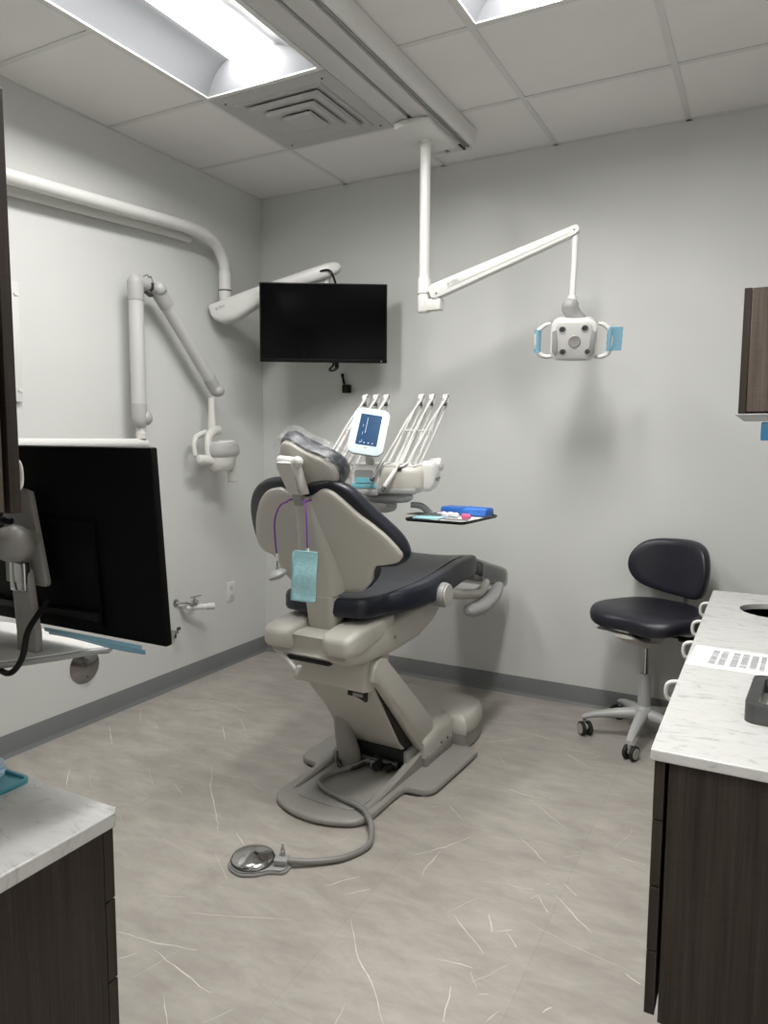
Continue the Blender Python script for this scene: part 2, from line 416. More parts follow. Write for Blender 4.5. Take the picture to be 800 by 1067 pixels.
# cove baseboards: profile with a toe
def baseboard(name, p0, p1, nrm):
    prof = [(0, 0), (.016, 0), (.014, .004), (.007, .014), (.005, .022), (.005, .098), (.003, .1015), (0, .1015)]
    bm = B(); rings = []
    for p in (p0, p1): rings.append([V((p[0] + nrm[0] * a, p[1] + nrm[1] * a, z)) for a, z in prof])
    loft(bm, rings); struct(name, bm, 'base')
baseboard('baseboard_left', (.0, .15), (.0, D), (1, 0))
baseboard('baseboard_back', (0, D), (W, D), (0, -1))
baseboard('baseboard_right', (W, 3.2), (W, D), (-1, 0))

# ceiling: slab of lay-in panels; openings left for the troffers and the vent
GX = [0, .61, 1.22, 1.83, 2.44, 3.05, W]
GY = [-1.6, -1.1, -.49, .12, .73, 1.34, 1.95, 2.56, 3.17, D]
def is_open(ix, iy):
    x, y = GX[ix], GY[iy]
    if ix == 1 and iy in (5, 6): return True                  # troffer 1
    if ix == 3 and iy in (5, 6): return True                  # troffer 2
    if ix == 1 and iy == 7: return True                       # vent
    if ix == 3 and iy in (1, 2): return True                  # added troffer, out of view
    return False
bm = B(); tz = H + .004
for ix in range(len(GX) - 1):
    for iy in range(len(GY) - 1):
        if is_open(ix, iy): continue
        x0, x1, y0, y1 = GX[ix], GX[ix + 1], GY[iy], GY[iy + 1]
        box(bm, ((x0 + x1) / 2, (y0 + y1) / 2, tz + .008), (x1 - x0 - .012, y1 - y0 - .012, .016), .002, 1)
ceil = struct('ceiling', bm, 'ceiling')
bm = B(); g = .024
for x in GX[1:-1]: box(bm, (x, (Y0 + D) / 2, H + .0015), (g, D - Y0, .003))
for y in GY[1:-1]:
    for ix in range(len(GX) - 1):
      if not ((ix in (1, 3) and abs(y - 1.95) < .01) or (ix == 3 and abs(y + .49) < .01)): box(bm, ((GX[ix] + GX[ix + 1]) / 2, y, H + .0015), (GX[ix + 1] - GX[ix] - g, g, .003))
for (x0, x1, y0, y1) in ((0, .012, Y0, D), (W - .02, W, Y0, D)): box(bm, ((x0 + x1) / 2, (y0 + y1) / 2, H + .0015), (x1 - x0, y1 - y0, .003))
box(bm, (W / 2, D - .009, H + .0015), (W, .018, .003))
gr = struct('ceiling_grid', bm, 'grid', ceil, flat=True)
# plenum lid above so no light leaks
bm = B(); box(bm, (W / 2, (Y0 + D) / 2, H + .26), (W + .24, D - Y0 + .24, .03)); lid = struct('ceiling_deck', bm, 'plenumgrey', ceil, flat=True)
for nm, c, s in (('a', (-.06, (Y0 + D) / 2, H + .13), (.12, D - Y0, .26)), ):
    pass
bm = B()
box(bm, (-.06, (Y0 + D) / 2, H + .13), (.12, D - Y0, .25)); box(bm, (W + .06, (Y0 + D) / 2, H + .13), (.12, D - Y0, .25))
box(bm, (W / 2, D + .06, H + .13), (W, .12, .25)); box(bm, (W / 2, Y0 - .06, H + .13), (W, .12, .25))
struct('ceiling_plenum_wall', bm, 'plenumgrey', ceil, flat=True)

# troffers
def troffer(x0, y0, label, lens_mat='lens'):
    w, l = .61, 1.22
    t = thing('ceiling_light', label, 'ceiling light', (x0 + w / 2, y0 + l / 2, H), group='recessed troffer lights in the ceiling')
    bm = B(); f = .022
    for c, s in (((-w / 2 + f / 2 + .004, 0), (f, l - .008)), ((w / 2 - f / 2 - .004, 0), (f, l - .008)), ((0, -l / 2 + f / 2 + .004), (w - .008 - 2 * f, f)), ((0, l / 2 - f / 2 - .004), (w - .008 - 2 * f, f))):
        box(bm, (c[0], c[1], -.002), (s[0], s[1], .009), .002, 1)
    build('frame', bm, 'white', t)
    # curved reflector wings + sloped ends
    hw, hl = w / 2 - f - .004, l / 2 - f - .004; lw = .105; dz = .095
    bm = B()
    def wing(sg):
        pr = []
        for k in range(9):
            u = k / 8; pr.append((hw + (lw - hw) * u, dz * math.sin(u * PI / 2) ** .9))
        rings = []
        for y in (-hl, hl): rings.append([V((sg * a, y, z)) for a, z in pr] + [V((sg * a, y, z + .004)) for a, z in reversed(pr)])
        b2 = B(); loft(b2, rings); merge(bm, b2)
    wing(1); wing(-1)
    for sg in (-1, 1):
        b2 = B(); loft(b2, [[V((-hw, sg * hl, 0)), V((hw, sg * hl, 0)), V((hw, sg * hl, .004)), V((-hw, sg * hl, .004))], [V((-hw, sg * (hl - .055), dz)), V((hw, sg * (hl - .055), dz)), V((hw, sg * (hl - .055), dz + .004)), V((-hw, sg * (hl - .055), dz + .004))]]); merge(bm, b2)
    box(bm, (0, 0, dz + .05), (w - .02, l - .02, .01))
    for sg in (-1, 1):
        box(bm, (sg * (w / 2 - .006), 0, dz / 2 + .03), (.004, l - .01, dz + .05)); box(bm, (0, sg * (l / 2 - .006), dz / 2 + .03), (w - .01, .004, dz + .05))
    build('reflector', bm, 'reflector', t)
    bm = B(); pr = [(-lw * 1.02, dz - .004)] + [(lw * math.sin(a), dz - .004 - .014 * math.cos(a)) for a in [R(-85 + 17 * k) for k in range(11)]] + [(lw * 1.02, dz - .004)]
    loft(bm, [[V((a, y, z)) for a, z in pr] for y in (-hl + .035, hl - .055)])
    build('lens', bm, lens_mat, t)
    return t
troffer(.61, 1.34, 'long glowing recessed ceiling light at the upper left, beside the square air vent')
troffer(1.83, 1.34, 'recessed ceiling light to the right of the ceiling track, only its corner in view', 'lens_b')

troffer(1.83, -1.10, 'added recessed ceiling light behind the viewer, out of view, brightening the back wall and floor', 'lens_b')  # added unseen fixture that brightens the back wall and floor

# vent: square stepped diffuser
t = thing('ceiling_vent', 'square stepped white metal air vent in the ceiling beside the ceiling track', 'air vent', (.915, 2.865, H))
bm = B(); s = .596
def ring4(bm, s0, z0, s1, z1, th=.003):
    sq = lambda s, z: [V((-s / 2, -s / 2, z)), V((s / 2, -s / 2, z)), V((s / 2, s / 2, z)), V((-s / 2, s / 2, z))]
    a, b, c, d = [[bm.verts.new(p) for p in sq(*q)] for q in ((s0, z0), (s1, z1), (s1, z1 + th), (s0, z0 + th))]
    for u, v in ((a, b), (b, c), (c, d), (d, a)):
        for k in range(4): bm.faces.new((u[k], u[(k + 1) % 4], v[(k + 1) % 4], v[k]))
ring4(bm, s, -.002, .46, -.004); ring4(bm, .46, -.004, .40, .05)
bmesh.ops.recalc_face_normals(bm, faces=bm.faces); build('frame', bm, 'vent', t, sharp=20)
for s0, s1, z in ((.46, .34, -.002), (.372, .235, -.012), (.262, .125, -.022)):
    bm = B(); ring4(bm, s0, z + .002, s0 - .012, z - .008); ring4(bm, s0 - .012, z - .008, s1, z + .006); bmesh.ops.recalc_face_normals(bm, faces=bm.faces)
    build('louver', bm, 'vent', t, sharp=20)
bm = B(); ring4(bm, .15, -.030, .135, -.038); box(bm, (0, 0, -.036), (.137, .137, .003)); bmesh.ops.recalc_face_normals(bm, faces=bm.faces); build('center_plate', bm, 'vent', t, sharp=20)
bm = B(); box(bm, (0, 0, .075), (.59, .59, .004)); build('duct_box', bm, 'vent', t)
bm = B(); cyl(bm, (.02, .06, .045), (.02, .06, .071), .055); build('damper', bm, 'hole', t)
for p in ((-.25, -.25), (.25, -.25), (.25, .25), (-.25, .25)):
    bm = B(); cyl(bm, (p[0], p[1], -.006), (p[0], p[1], -.003), .004, seg=8); build('screw', bm, 'hole', t)
# ------------------------------------------------------------------ ceiling track and operatory light
t = thing('ceiling_track', 'long grey and white ceiling track for the dental light, slots along its underside', 'ceiling track', (1.42, 0, H))
y0, y1 = -.9, 3.36; L = y1 - y0; yc = (y0 + y1) / 2
bm = B(); box(bm, (-.060, yc, -.045), (.078, L, .086), .004); box(bm, (.037, yc, -.045), (.078, L, .086), .004)
build('rail', bm, 'trackgrey', t)
bm = B(); box(bm, (-.104, yc, -.040), (.014, L, .076), .003); box(bm, (.088, yc, -.04), (.010, L, .074), .002); build('side_channel', bm, 'midgrey', t)
bm = B(); box(bm, (0, yc, -.03), (.19, L - .02, .05)); build('slot', bm, 'hole', t)
bm = B(); pr = [(.096, 0), (.122, 0), (.124, -.03), (.121, -.055), (.115, -.072), (.106, -.078), (.097, -.076)]
loft(bm, [[V((a, y, z)) for a, z in pr] for y in (y0, y1 + .005)]); build('fairing', bm, 'white', t)
bm = B(); box(bm, (.005, y1 + .004, -.045), (.20, .012, .088), .003); build('end_cap', bm, 'white', t)
bm = B(); box(bm, (.075, y1 - .05, -.0905), (.012, .07, .003)); box(bm, (.03, y1 - .09, -.0905), (.02, .03, .003)); build('latch', bm, 'black', t)

t = thing('dental_light', 'white dental operatory light on a jointed arm hanging from the ceiling track', 'dental light', (1.40, 3.11, 2.72))
bm = B()
o_ = [(-.085, -.17), (-.04, -.188), (.04, -.188), (.085, -.17), (.085, .14), (-.085, .14)]
prism(bm, o_, .0, .028, bev=.006)
build('carriage', bm, 'white', t, loc=(0.01, 0, 0))
bm = B(); lathe(bm, [(.030, .004), (.032, -.004), (.029, -.014), (.024, -.018)]); build('collar', bm, 'white', t)
bm = B(); cyl(bm, (0, 0, -.01), (0, 0, -.735), .024); lathe(bm, [(.0245, -.60), (.029, -.604), (.030, -.612), (.030, -.672), (.0245, -.676)]); lathe(bm, [(.0245, -.678), (.031, -.682), (.031, -.752), (.028, -.757)]); build('pole', bm, 'white', t)
bm = B(); box(bm, (.053, 0, -.727), (.075, .045, .052), .005); build('bracket', bm, 'white2', t)
# arm: tapered box beam rising to the elbow
A0, A1 = V((.055, -.008, -.672)), V((.672, .085, -.452)); d = (A1 - A0); Ld = d.length; dn = d.normalized()
yv = V((0, 0, 1)).cross(dn).normalized(); zv = dn.cross(yv)
mt = M(((dn.x, yv.x, zv.x, A0.x), (dn.y, yv.y, zv.y, A0.y), (dn.z, yv.z, zv.z, A0.z), (0, 0, 0, 1)))
rotm = mt.to_3x3()
bm = B()
side = [(-.02, -.022), (.0, -.034), (.06, -.034), (Ld - .01, -.020), (Ld + .012, -.010), (Ld + .012, .012), (Ld, .020), (.06, .033), (0, .033), (-.02, .022)]
prism(bm, side, -.024, .024, mt @ M.Rotation(PI / 2, 4, 'X'), bev=.006)
build('arm', bm, 'white', t)
bm = B(); prism(bm, [(.07, -.012), (Ld - .03, -.006), (Ld - .03, .008), (.07, .014)], .0, .0027, mt @ M.Rotation(PI / 2, 4, 'X') @ M.Translation((0, 0, .0238)), bev=.001); build('arm_cover', bm, 'white2', t)
bm = B(); cyl(bm, mt @ V((Ld - .008, -.028, 0)), mt @ V((Ld - .008, -.0235, 0)), .005, seg=10); build('screw', bm, 'darkmetal', t)
bm = B(); cyl(bm, mt @ V((.012, -.028, -.015)), mt @ V((.012, -.0235, -.015)), .004, seg=10); build('screw', bm, 'darkmetal', t)
text_mesh('maker_mark', 'a·dec', .028, 'midgrey', t, mt @ V((.10, -.0272, .004)), (mt.to_3x3() @ M.Rotation(PI / 2, 3, 'X')).to_euler())
# stem, yoke
E1 = V((.667, .085, -.455))
hx = V((.672, .09, -.908))                      # lamp head centre
bm = B(); tube(bm, [E1, E1 + V((0, 0, -.10)), V((.662, .085, -.735))], [.016, .0125, .0125], 14); lathe(bm, [(.0125, 0), (.020, -.004), (.021, -.03), (.017, -.034)], M.Translation((.662, .085, -.722))); build('stem', bm, 'white', t)
bm = B(); tube(bm, [(.655, .085, -.752), (.655, .085, -.775), (.668, .10, -.80), (.690, .115, -.83), (.690, .12, -.865)], [.030, .036, .033, .032, .030], 16, 5, sq=.85); ball(bm, (.655, .085, -.765), .035); build('swivel_neck', bm, 'midgrey', t)
hr = R(13)
hm = M.Translation(hx) @ M.Rotation(hr, 4, 'Z') @ M.Rotation(R(20), 4, 'X') @ M.Rotation(R(1.5), 4, 'Y')
def he(c): return hm @ V(c)
hd = thing('tmp', '', '')
bpy.data.objects.remove(hd)
fr = hm @ M.Rotation(PI / 2, 4, 'X')           # XY plane of polygon -> head face, +Z towards viewer (-y)
bm = B()
fo = [(x * (1 - .10 * (y > 0) * 0), y) for x, y in rrect(.192, .175, .038, 6)]
prism(bm, fo, -.055, .028, fr, bev=.012, seg=3)
head = build('lamp_head', bm, 'white', t)
bm = B(); prism(bm, rrect(.150, .155, .022, 5), .0275, .0325, fr, bev=.002); build('front_plate', bm, 'boom', head)
for sg in (-1, 1):
    bm = B(); prism(bm, [(sg * .072, .048), (sg * .090, .040), (sg * .088, -.045), (sg * .074, -.062), (sg * .062, -.052), (sg * .067, 0)][::sg], .0272, .0350, fr, bev=.001); build('side_insert', bm, 'midgrey', head)
for px_, py_ in ((-.050, .050), (.047, .055), (-.045, -.046), (.066, -.045)):
    bm = B(); lathe(bm, [(.0150, .030), (.0155, .0345), (.0135, .0360), (.0115, .0335), (.0, .0325)], fr @ M.Translation((px_ * .95, py_, 0)), 20); build('lens_ring', bm, 'midgrey', head)
    bm = B(); lathe(bm, [(.0118, .0334), (.0085, .0350), (0, .0358)], fr @ M.Translation((px_ * .95, py_, 0)), 16); build('lamp_lens', bm, 'darkmetal', head)
bm = B(); lathe(bm, [(.026, .031), (.026, .0350), (.023, .0375), (.020, .0365), (.0, .0375)], fr @ M.Translation((.004, 0, 0)), 28); build('center_cap', bm, 'mount', head)
bm = B(); box(bm, he((.018, .06, .06)), (.075, .05, .05), .015); build('rear_housing', bm, 'midgrey', head)
for sg in (-1, 1):
    bm = B(); w1 = .155
    tube(bm, [he((sg * .100, .00, .068)), he((sg * .122, .0, .062)), he((sg * .152, .0, .032)), he((sg * .155, .0, -.02)), he((sg * .144, 0, -.060)), he((sg * .115, .0, -.074)), he((sg * .085, .0, -.070))], [.007, .009, .011, .0115, .011, .010, .008], 12, 5)
    build('handle', bm, 'white', head)
for sg, w_, lb in ((-1, .012, 'light blue barrier film around the left handle of the dental light'), (1, .036, 'light blue barrier film flag around the right handle of the dental light')):
    bm = B()
    ring = []
    for k in range(11):
        z = .045 - .1 * k / 10 + (0 if sg < 0 else .008)
        ce = V((sg * .151, 0, z))
        rr = []
        for j in range(12):
            a = 2 * PI * j / 12; ex = w_ if (math.cos(a) * 1) > .5 and sg > 0 else 0
            rr.append(he((ce.x + math.cos(a) * (.0135 + ex + .001 * math.sin(k * 2.1)), math.sin(a) * (.0135 if ex == 0 else .003), ce.z)))
        ring.append(rr)
    loft(bm, ring)
    tag(build('barrier_film', bm, 'blue_film', None, loc=(1.40, 3.11, 2.72)), lb, 'barrier film')

# ------------------------------------------------------------------ x-ray unit on the left wall
t = thing('dental_xray_unit', 'grey wall-mounted dental x-ray arm folded against the left wall', 'x-ray unit', (0, 2.60, 1.35))
def P(x, y, z): return V((x, y - 2.60, z - 1.35))
bm = B(); box(bm, P(.0135, 1.55, 1.36), (.024, .42, .30), .01); build('wall_plate', bm, 'white2', t)
bm = B(); tube(bm, [P(.10, 1.50, 1.352), P(.10, 2.64, 1.352)], .024, 18); ball(bm, P(.10, 2.64, 1.352), .0245, sc=(1, .5, 1)); box(bm, P(.05, 1.52, 1.352), (.08, .08, .07), .01); build('wall_bar', bm, 'white', t)
bm = B(); lathe(bm, [(.020, 0), (.027, .004), (.028, .03), (.024, .034), (.022, .07)], M.Translation(P(.10, 2.615, 1.372))); build('post', bm, 'white2', t)
# vertical boom
xb, yb = .105, 2.60
bm = B(); tube(bm, [P(xb, yb, 1.52), P(xb, yb, 2.06)], .0355, 24); build('lower_boom', bm, 'boom', t)
bm = B(); tube(bm, [P(xb, yb, 1.545), P(xb, yb, 1.50), P(xb, yb + .004, 1.46), P(xb, yb + .012, 1.435)], [.038, .038, .037, .026], 24, 4); ball(bm, P(xb + .01, yb + .032, 1.478), .035, sc=(1, 1, 1.1)); build('base_knuckle', bm, 'lightgrey', t)
bm = B(); tube(bm, [P(xb, yb, 2.04), P(xb, yb, 2.09), P(xb, yb, 2.13), P(xb, yb + .002, 2.158)], [.0385, .0395, .0385, .022], 24, 4); tube(bm, [P(xb, yb - .01, 2.125), P(xb, yb + .070, 2.125)], [.035, .033], 20); build('elbow', bm, 'lightgrey', t)
bm = B(); tube(bm, [P(xb + .004, yb + .055, 2.120), P(xb + .004, yb + .105, 2.120)], .022, 16); box(bm, P(xb, yb + .080, 2.085), (.03, .05, .010), .006, rot=M.Rotation(R(-25), 3, 'X')); build('hinge_pin', bm, 'darkmetal', t)
s0, s1 = V(P(xb + .01, yb + .130, 2.115)), V(P(xb + .01, yb + .555, 1.640)); dd = (s1 - s0).normalized()
bm = B(); tube(bm, [s0 + dd * .07, s1 - dd * .05], [.034, .031], 24); build('upper_boom', bm, 'boom', t)
bm = B(); tube(bm, [s0 + dd * .10, s0 + dd * .04, s0 - dd * .005, s0 - dd * .03], [.0375, .0385, .038, .022], 24, 4); ball(bm, s0 + V((.018, 0, 0)), .036, sc=(.9, 1, 1)); build('shoulder_joint', bm, 'lightgrey', t)
bm = B(); tube(bm, [s1 - dd * .09, s1 - dd * .04, s1 + dd * .005, s1 + dd * .028], [.0345, .0355, .034, .018], 24, 4); ball(bm, s1 + V((.022, -.004, 0)), .032); build('wrist_joint', bm, 'lightgrey', t)
cx_, cy_ = .115, 3.115
bm = B(); tube(bm, [P(cx_, cy_, 1.60), P(cx_, cy_, 1.51), P(cx_, cy_, 1.43), P(cx_, cy_, 1.39)], [.016, .020, .025, .022], 16, 3); build('drop_stem', bm, 'white2', t)
# yoke (C shaped), in the Y-Z plane, slightly turned
def Y(a, b, c=0): return P(cx_ + .02 + c, cy_ + a * 1.0, 1.318 + b * 1.1)   # a along wall, b height, c off wall
bm = B(); tube(bm, [Y(.03, .095, 0), Y(-.03, .085, .01), Y(-.075, .055, .02), Y(-.09, .0, .03), Y(-.09, -.045, .035)], [.022, .022, .021, .019, .020], 16, 6, sq=1.2)
tube(bm, [Y(-.04, .085, -.03), Y(-.11, .06, -.035), Y(-.135, .02, -.03), Y(-.135, -.03, -.02)], [.016, .016, .014, .013], 12, 5); build('yoke', bm, 'white2', t)
bm = B(); tube(bm, [Y(-.145, -.05, .02), Y(-.06, -.055, .04)], [.028, .030], 18); ball(bm, Y(-.145, -.05, .02), .028, sc=(1, .6, 1)); build('yoke_pivot', bm, 'white2', t)
# tube head
hmx = M.Translation(Y(.01, -.012, .045)) @ M.Rotation(R(4), 4, 'X') @ M.Scale(1.32, 4)
bm = B()
rings = []
for k, (z, a, b) in enumerate(((.042, .020, .03), (.040, .055, .06), (.030, .074, .080), (.008, .082, .086), (-.012, .078, .082), (-.02, .070, .074))):
    rings.append([hmx @ V((a * .72 * math.cos(2 * PI * j / 28), b * 1.0 * math.sin(2 * PI * j / 28), z)) for j in range(28)])
loft(bm, rings); head2 = build('tube_head', bm, 'lightgrey', t)
bm = B(); tr = [hmx @ V((.038 * math.cos(2 * PI * j / 20), .058 * math.sin(2 * PI * j / 20), .0415 + .0)) for j in range(21)]
tube(bm, [hmx @ V((.034 * math.cos(2 * PI * j / 20), .056 * math.sin(2 * PI * j / 20) + .006, .040)) for j in range(21)], .0055, 8); build('top_rim', bm, 'white', head2)
bm = B(); rings = []
for z, a, b in ((-.016, .05, .074), (-.040, .047, .070), (-.066, .042, .060), (-.078, .030, .046)):
    rings.append([hmx @ V((a * math.cos(2 * PI * j / 28), b * math.sin(2 * PI * j / 28) - .012 * (-z / .07), z)) for j in range(28)])
loft(bm, rings); build('lower_shell', bm, 'white2', head2)
bm = B(); tube(bm, [hmx @ V((0, .04, -.05)), hmx @ V((.0, .05, -.09)), hmx @ V((.0, .05, -.135))], [.030, .027, .024], 20); build('cone', bm, 'white2', head2)
bm = B(); lathe(bm, [(.026, 0), (.027, -.008), (.018, -.009), (.017, .0)], M.Translation(hmx @ V((0, .05, -.128)))); build('cone_rim', bm, 'lightgrey', head2)
bm = B(); tube(bm, [P(xb, yb + .045, 2.155), P(xb + .01, yb + .065, 2.172), P(xb + .01, yb + .08, 2.160), P(xb, yb + .10, 2.172), P(xb, yb + .115, 2.145)], .0022, 6, 5); build('cable', bm, 'darkmetal', t)

# ------------------------------------------------------------------ television and its arm
t = thing('wall_mount_pipe', 'white curved pipe and jointed arm on the left wall carrying the television', 'television arm', (0, 3.27, 2.14))
def P(x, y, z): return V((x, y - 3.27, z - 2.14))
bm = B(); tube(bm, [P(.09, 1.30, 2.385), P(.09, 1.9, 2.418), P(.09, 2.5, 2.452), P(.09, 2.95, 2.477), P(.09, 3.10, 2.474), P(.09, 3.20, 2.44), P(.09, 3.262, 2.36), P(.09, 3.272, 2.26), P(.09, 3.272, 2.20)], [.031] * 9, 20, 5)
build('wall_pipe', bm, 'white', t)
bm = B(); tube(bm, [P(.026, 1.30, 2.352), P(.026, 1.9, 2.385), P(.026, 2.5, 2.419), P(.026, 2.95, 2.444), P(.026, 3.06, 2.444)], .022, 12, 4); build('wall_rail', bm, 'white2', t)
bm = B(); lathe(bm, [(.031, .14), (.035, .136), (.036, .02), (.034, .0), (.030, -.03)], M.Translation(P(.09, 3.272, 2.17))); build('sleeve', bm, 'white', t)
bm = B(); lathe(bm, [(.0365, .0), (.0368, .004), (.0365, .008)], M.Translation(P(.09, 3.272, 2.20))); build('sleeve_ring', bm, 'darkmetal', t)
a0, a1 = P(.10, 3.25, 2.085), P(.70, 3.47, 2.310)
dA = (a1 - a0).normalized(); sv = dA.cross(V((0, 0, 1))).normalized(); uv = sv.cross(dA); La = (a1 - a0).length
bm = B(); rings = []
for s, hh, ww, dz in ((-.075, .015, .012, .035), (-.06, .045, .035, .018), (-.02, .062, .045, .0), (.06, .066, .048, -.006), (.16, .055, .046, .004), (.24, .044, .042, .012), (.45, .040, .038, .006), (.60, .038, .036, 0), (.645, .030, .03, 0), (.665, .012, .014, 0)):
    s2 = s * La / .64
    rings.append([a0 + dA * s2 + sv * (ww * math.copysign(abs(math.cos(q)) ** .6, math.cos(q))) + uv * (dz + hh * math.copysign(abs(math.sin(q)) ** .6, math.sin(q))) for q in [2 * PI * j / 24 for j in range(24)]])
loft(bm, rings); build('arm', bm, 'white', t)
bm = B(); tube(bm, [a1 + V((-.06, 0, -.03)), a1 + V((-.06, .0, -.075)), a1 + V((-.05, -.02, -.13))], [.022, .02, .018], 14); build('drop_post', bm, 'white2', t)
bm = B(); tube(bm, [a1 + V((-.13, -.03, -.06)), a1 + V((-.10, -.05, -.035)), a1 + V((-.03, -.06, -.022)), a1 + V((.0, -.045, -.035)), a1 + V((.0, .0, -.09))], .006, 8, 5); build('cable', bm, 'black', t)
text_mesh('maker_mark', 'a·dec', .028, 'midgrey', t, a0 - dA * .0 + uv * .02 + sv * .0462, M(((dA.x, uv.x, sv.x), (dA.y, uv.y, sv.y), (dA.z, uv.z, sv.z))).to_euler())

# television
TVc = V((.678, 3.38, 2.003)); tz_ = math.atan2(.36, .585)
t = thing('television', 'black flat-screen television hung in the back left corner, screen off', 'television', TVc, tz_)
bm = B(); box(bm, (0, .012, 0), (.688, .030, .420), .004); build('cabinet', bm, 'black', t)
bm = B(); box(bm, (0, .040, -.03), (.46, .035, .26), .012); build('back_cover', bm, 'black', t)
bm = B(); box(bm, (0, -.0042, .007), (.674, .0025, .392), .0005, 1); build('screen', bm, 'screen', t)
bm = B(); box(bm, (0, -.006, -.202), (.688, .008, .014), .002); build('lower_bezel', bm, 'blackmatte', t)
bm = B(); box(bm, (.312, -.0105, -.203), (.007, .002, .005)); build('indicator', bm, 'lightgrey', t)
bm = B(); box(bm, (0, .085, .0), (.12, .06, .12), .006); box(bm, (.05, .10, .09), (.035, .04, .15), .006); build('mount_plate', bm, 'darkmetal', t)
bm = B(); tube(bm, [(.045, .03, -.19), (.05, .03, -.222), (.03, .03, -.245), (.045, .03, -.252), (.075, .03, -.235), (.07, .03, -.20)], .006, 8, 5); tube(bm, [(.06, .05, -.19), (.066, .05, -.235), (.05, .05, -.246)], .007, 8, 4); build('cable', bm, 'black', t)

# black plug on the back wall below it
t = thing('wall_plug', 'small black box with a short cable stub on the back wall below the television', 'wall plug', (.625, 3.727, 1.70))
bm = B(); box(bm, (0, -.018, -.028), (.046, .034, .048), .004); build('plug_body', bm, 'black', t)
bm = B(); tube(bm, [(-.018, -.012, -.01), (-.022, -.016, .02), (-.03, -.014, .045)], [.006, .008, .006], 8, 4); box(bm, (-.032, -.012, .052), (.016, .012, .02), .002); build('cable', bm, 'black', t)

# outlet
t = thing('wall_outlet', 'white double power outlet on the left wall near the corner', 'outlet', (0, 3.383, .456))
bm = B(); box(bm, (.003, 0, 0), (.006, .072, .116), .002); build('cover_plate', bm, 'white', t)
for z in (.026, -.026):
    bm = B(); box(bm, (.0065, 0, z), (.003, .034, .034), .003); s_ = build('socket', bm, 'white2', t)
    bm = B(); box(bm, (.0082, -.007, z + .003), (.001, .002, .009)); box(bm, (.0082, .007, z + .003), (.001, .002, .007)); box(bm, (.0082, 0, z - .009), (.001, .005, .005)); build('slots', bm, 'darkmetal', s_)

# water and air stub-outs
t = thing('utility_valve', 'white plastic pipe stub and chrome valve on the left wall under the x-ray head', 'pipe valve', (0, 2.96, .455))
bm = B(); lathe(bm, [(.022, 0), (.022, .004), (.010, .006)], M.Rotation(PI / 2, 4, 'Y') @ M.Translation((-.02, -.035, 0))); tube(bm, [(0, -.035, .02), (.05, -.02, .022), (.075, .0, .022)], .0075, 10); box(bm, (.085, .02, .022), (.025, .05, .022), .004); cyl(bm, (.085, .02, .03), (.085, .02, .05), .006, seg=10); build('chrome_valve', bm, 'chrome', t)
bm = B(); box(bm, (.09, .028, .054), (.012, .08, .006), .002); build('valve_handle', bm, 'steel', t)
bm = B(); tube(bm, [(.0, .0, -.005), (.05, .0, -.005)], .012, 12); tube(bm, [(.05, -.01, -.006), (.12, .10, -.012)], [.016, .016], 16); build('pipe', bm, 'white', t)
bm = B(); tube(bm, [(.113, .089, -.0116), (.135, .122, -.013)], .0195, 18); build('end_cap', bm, 'white2', t)
t = thing('shutoff_valve', 'tiny chrome valve low on the left wall beside the monitor edge', 'valve', (0, 2.885, .325))
bm = B(); cyl(bm, (0, 0, 0), (.03, 0, 0), .008, seg=12); box(bm, (.035, .0, 0), (.018, .03, .018), .004); build('body', bm, 'chrome', t)
bm = B(); cyl(bm, (.035, .015, .014), (.035, .03, .014), .009, seg=12); cyl(bm, (.035, -.004, -.01), (.035, -.006, -.032), .006, seg=10); build('knob', bm, 'darkmetal', t)
# round stainless cover
t = thing('drain_cover', 'round domed stainless steel cover plate low on the left wall', 'wall cover', (0, 2.313, .29))
bm = B(); lathe(bm, [(.084, 0), (.084, .003), (.078, .006), (.070, .009), (.045, .022), (.018, .030), (0, .031)], M.Rotation(PI / 2, 4, 'Y'), 40); build('dome', bm, 'dome', t)
bm = B(); lathe(bm, [(.006, .018), (.0055, .0215), (0, .022)], M.Rotation(PI / 2, 4, 'Y') @ M.Translation((.048, .0, .0)), 12); build('screw', bm, 'darkmetal', t)

# clear-edged wall board seen past the cabinet
t = thing('wall_board', 'white board on the left wall, a thin strip of it in view past the cabinet', 'board', (0, 1.84, 1.78))
bm = B(); box(bm, (.014, 0, 0), (.006, .40, .50), .001); build('panel', bm, 'white', t)
for y in (-.185, .185):
    for z in (-.20, .20):
        bm = B(); cyl(bm, (0, y, z), (.022, y, z), .009, seg=14); build('standoff', bm, 'white', t)
# ------------------------------------------------------------------ dental chair  (local: x right, y toe, z up)
CH = thing('dental_chair', 'beige dental chair with navy black upholstery in the middle of the room, seen from behind', 'dental chair', (1.45, 2.5, 0), R(-2))
chM = M.Translation((1.45, 2.5, 0)) @ M.Rotation(R(-2), 4, 'Z')

def smooth2(pts, n=6): return [(p.x, p.y) for p in catmull([(x, y, 0) for x, y in pts], n, True)]
def mirror(half):   # right half from top to bottom, x>=0
    return half + [(-x, y) for x, y in reversed(half) if x > 1e-6]

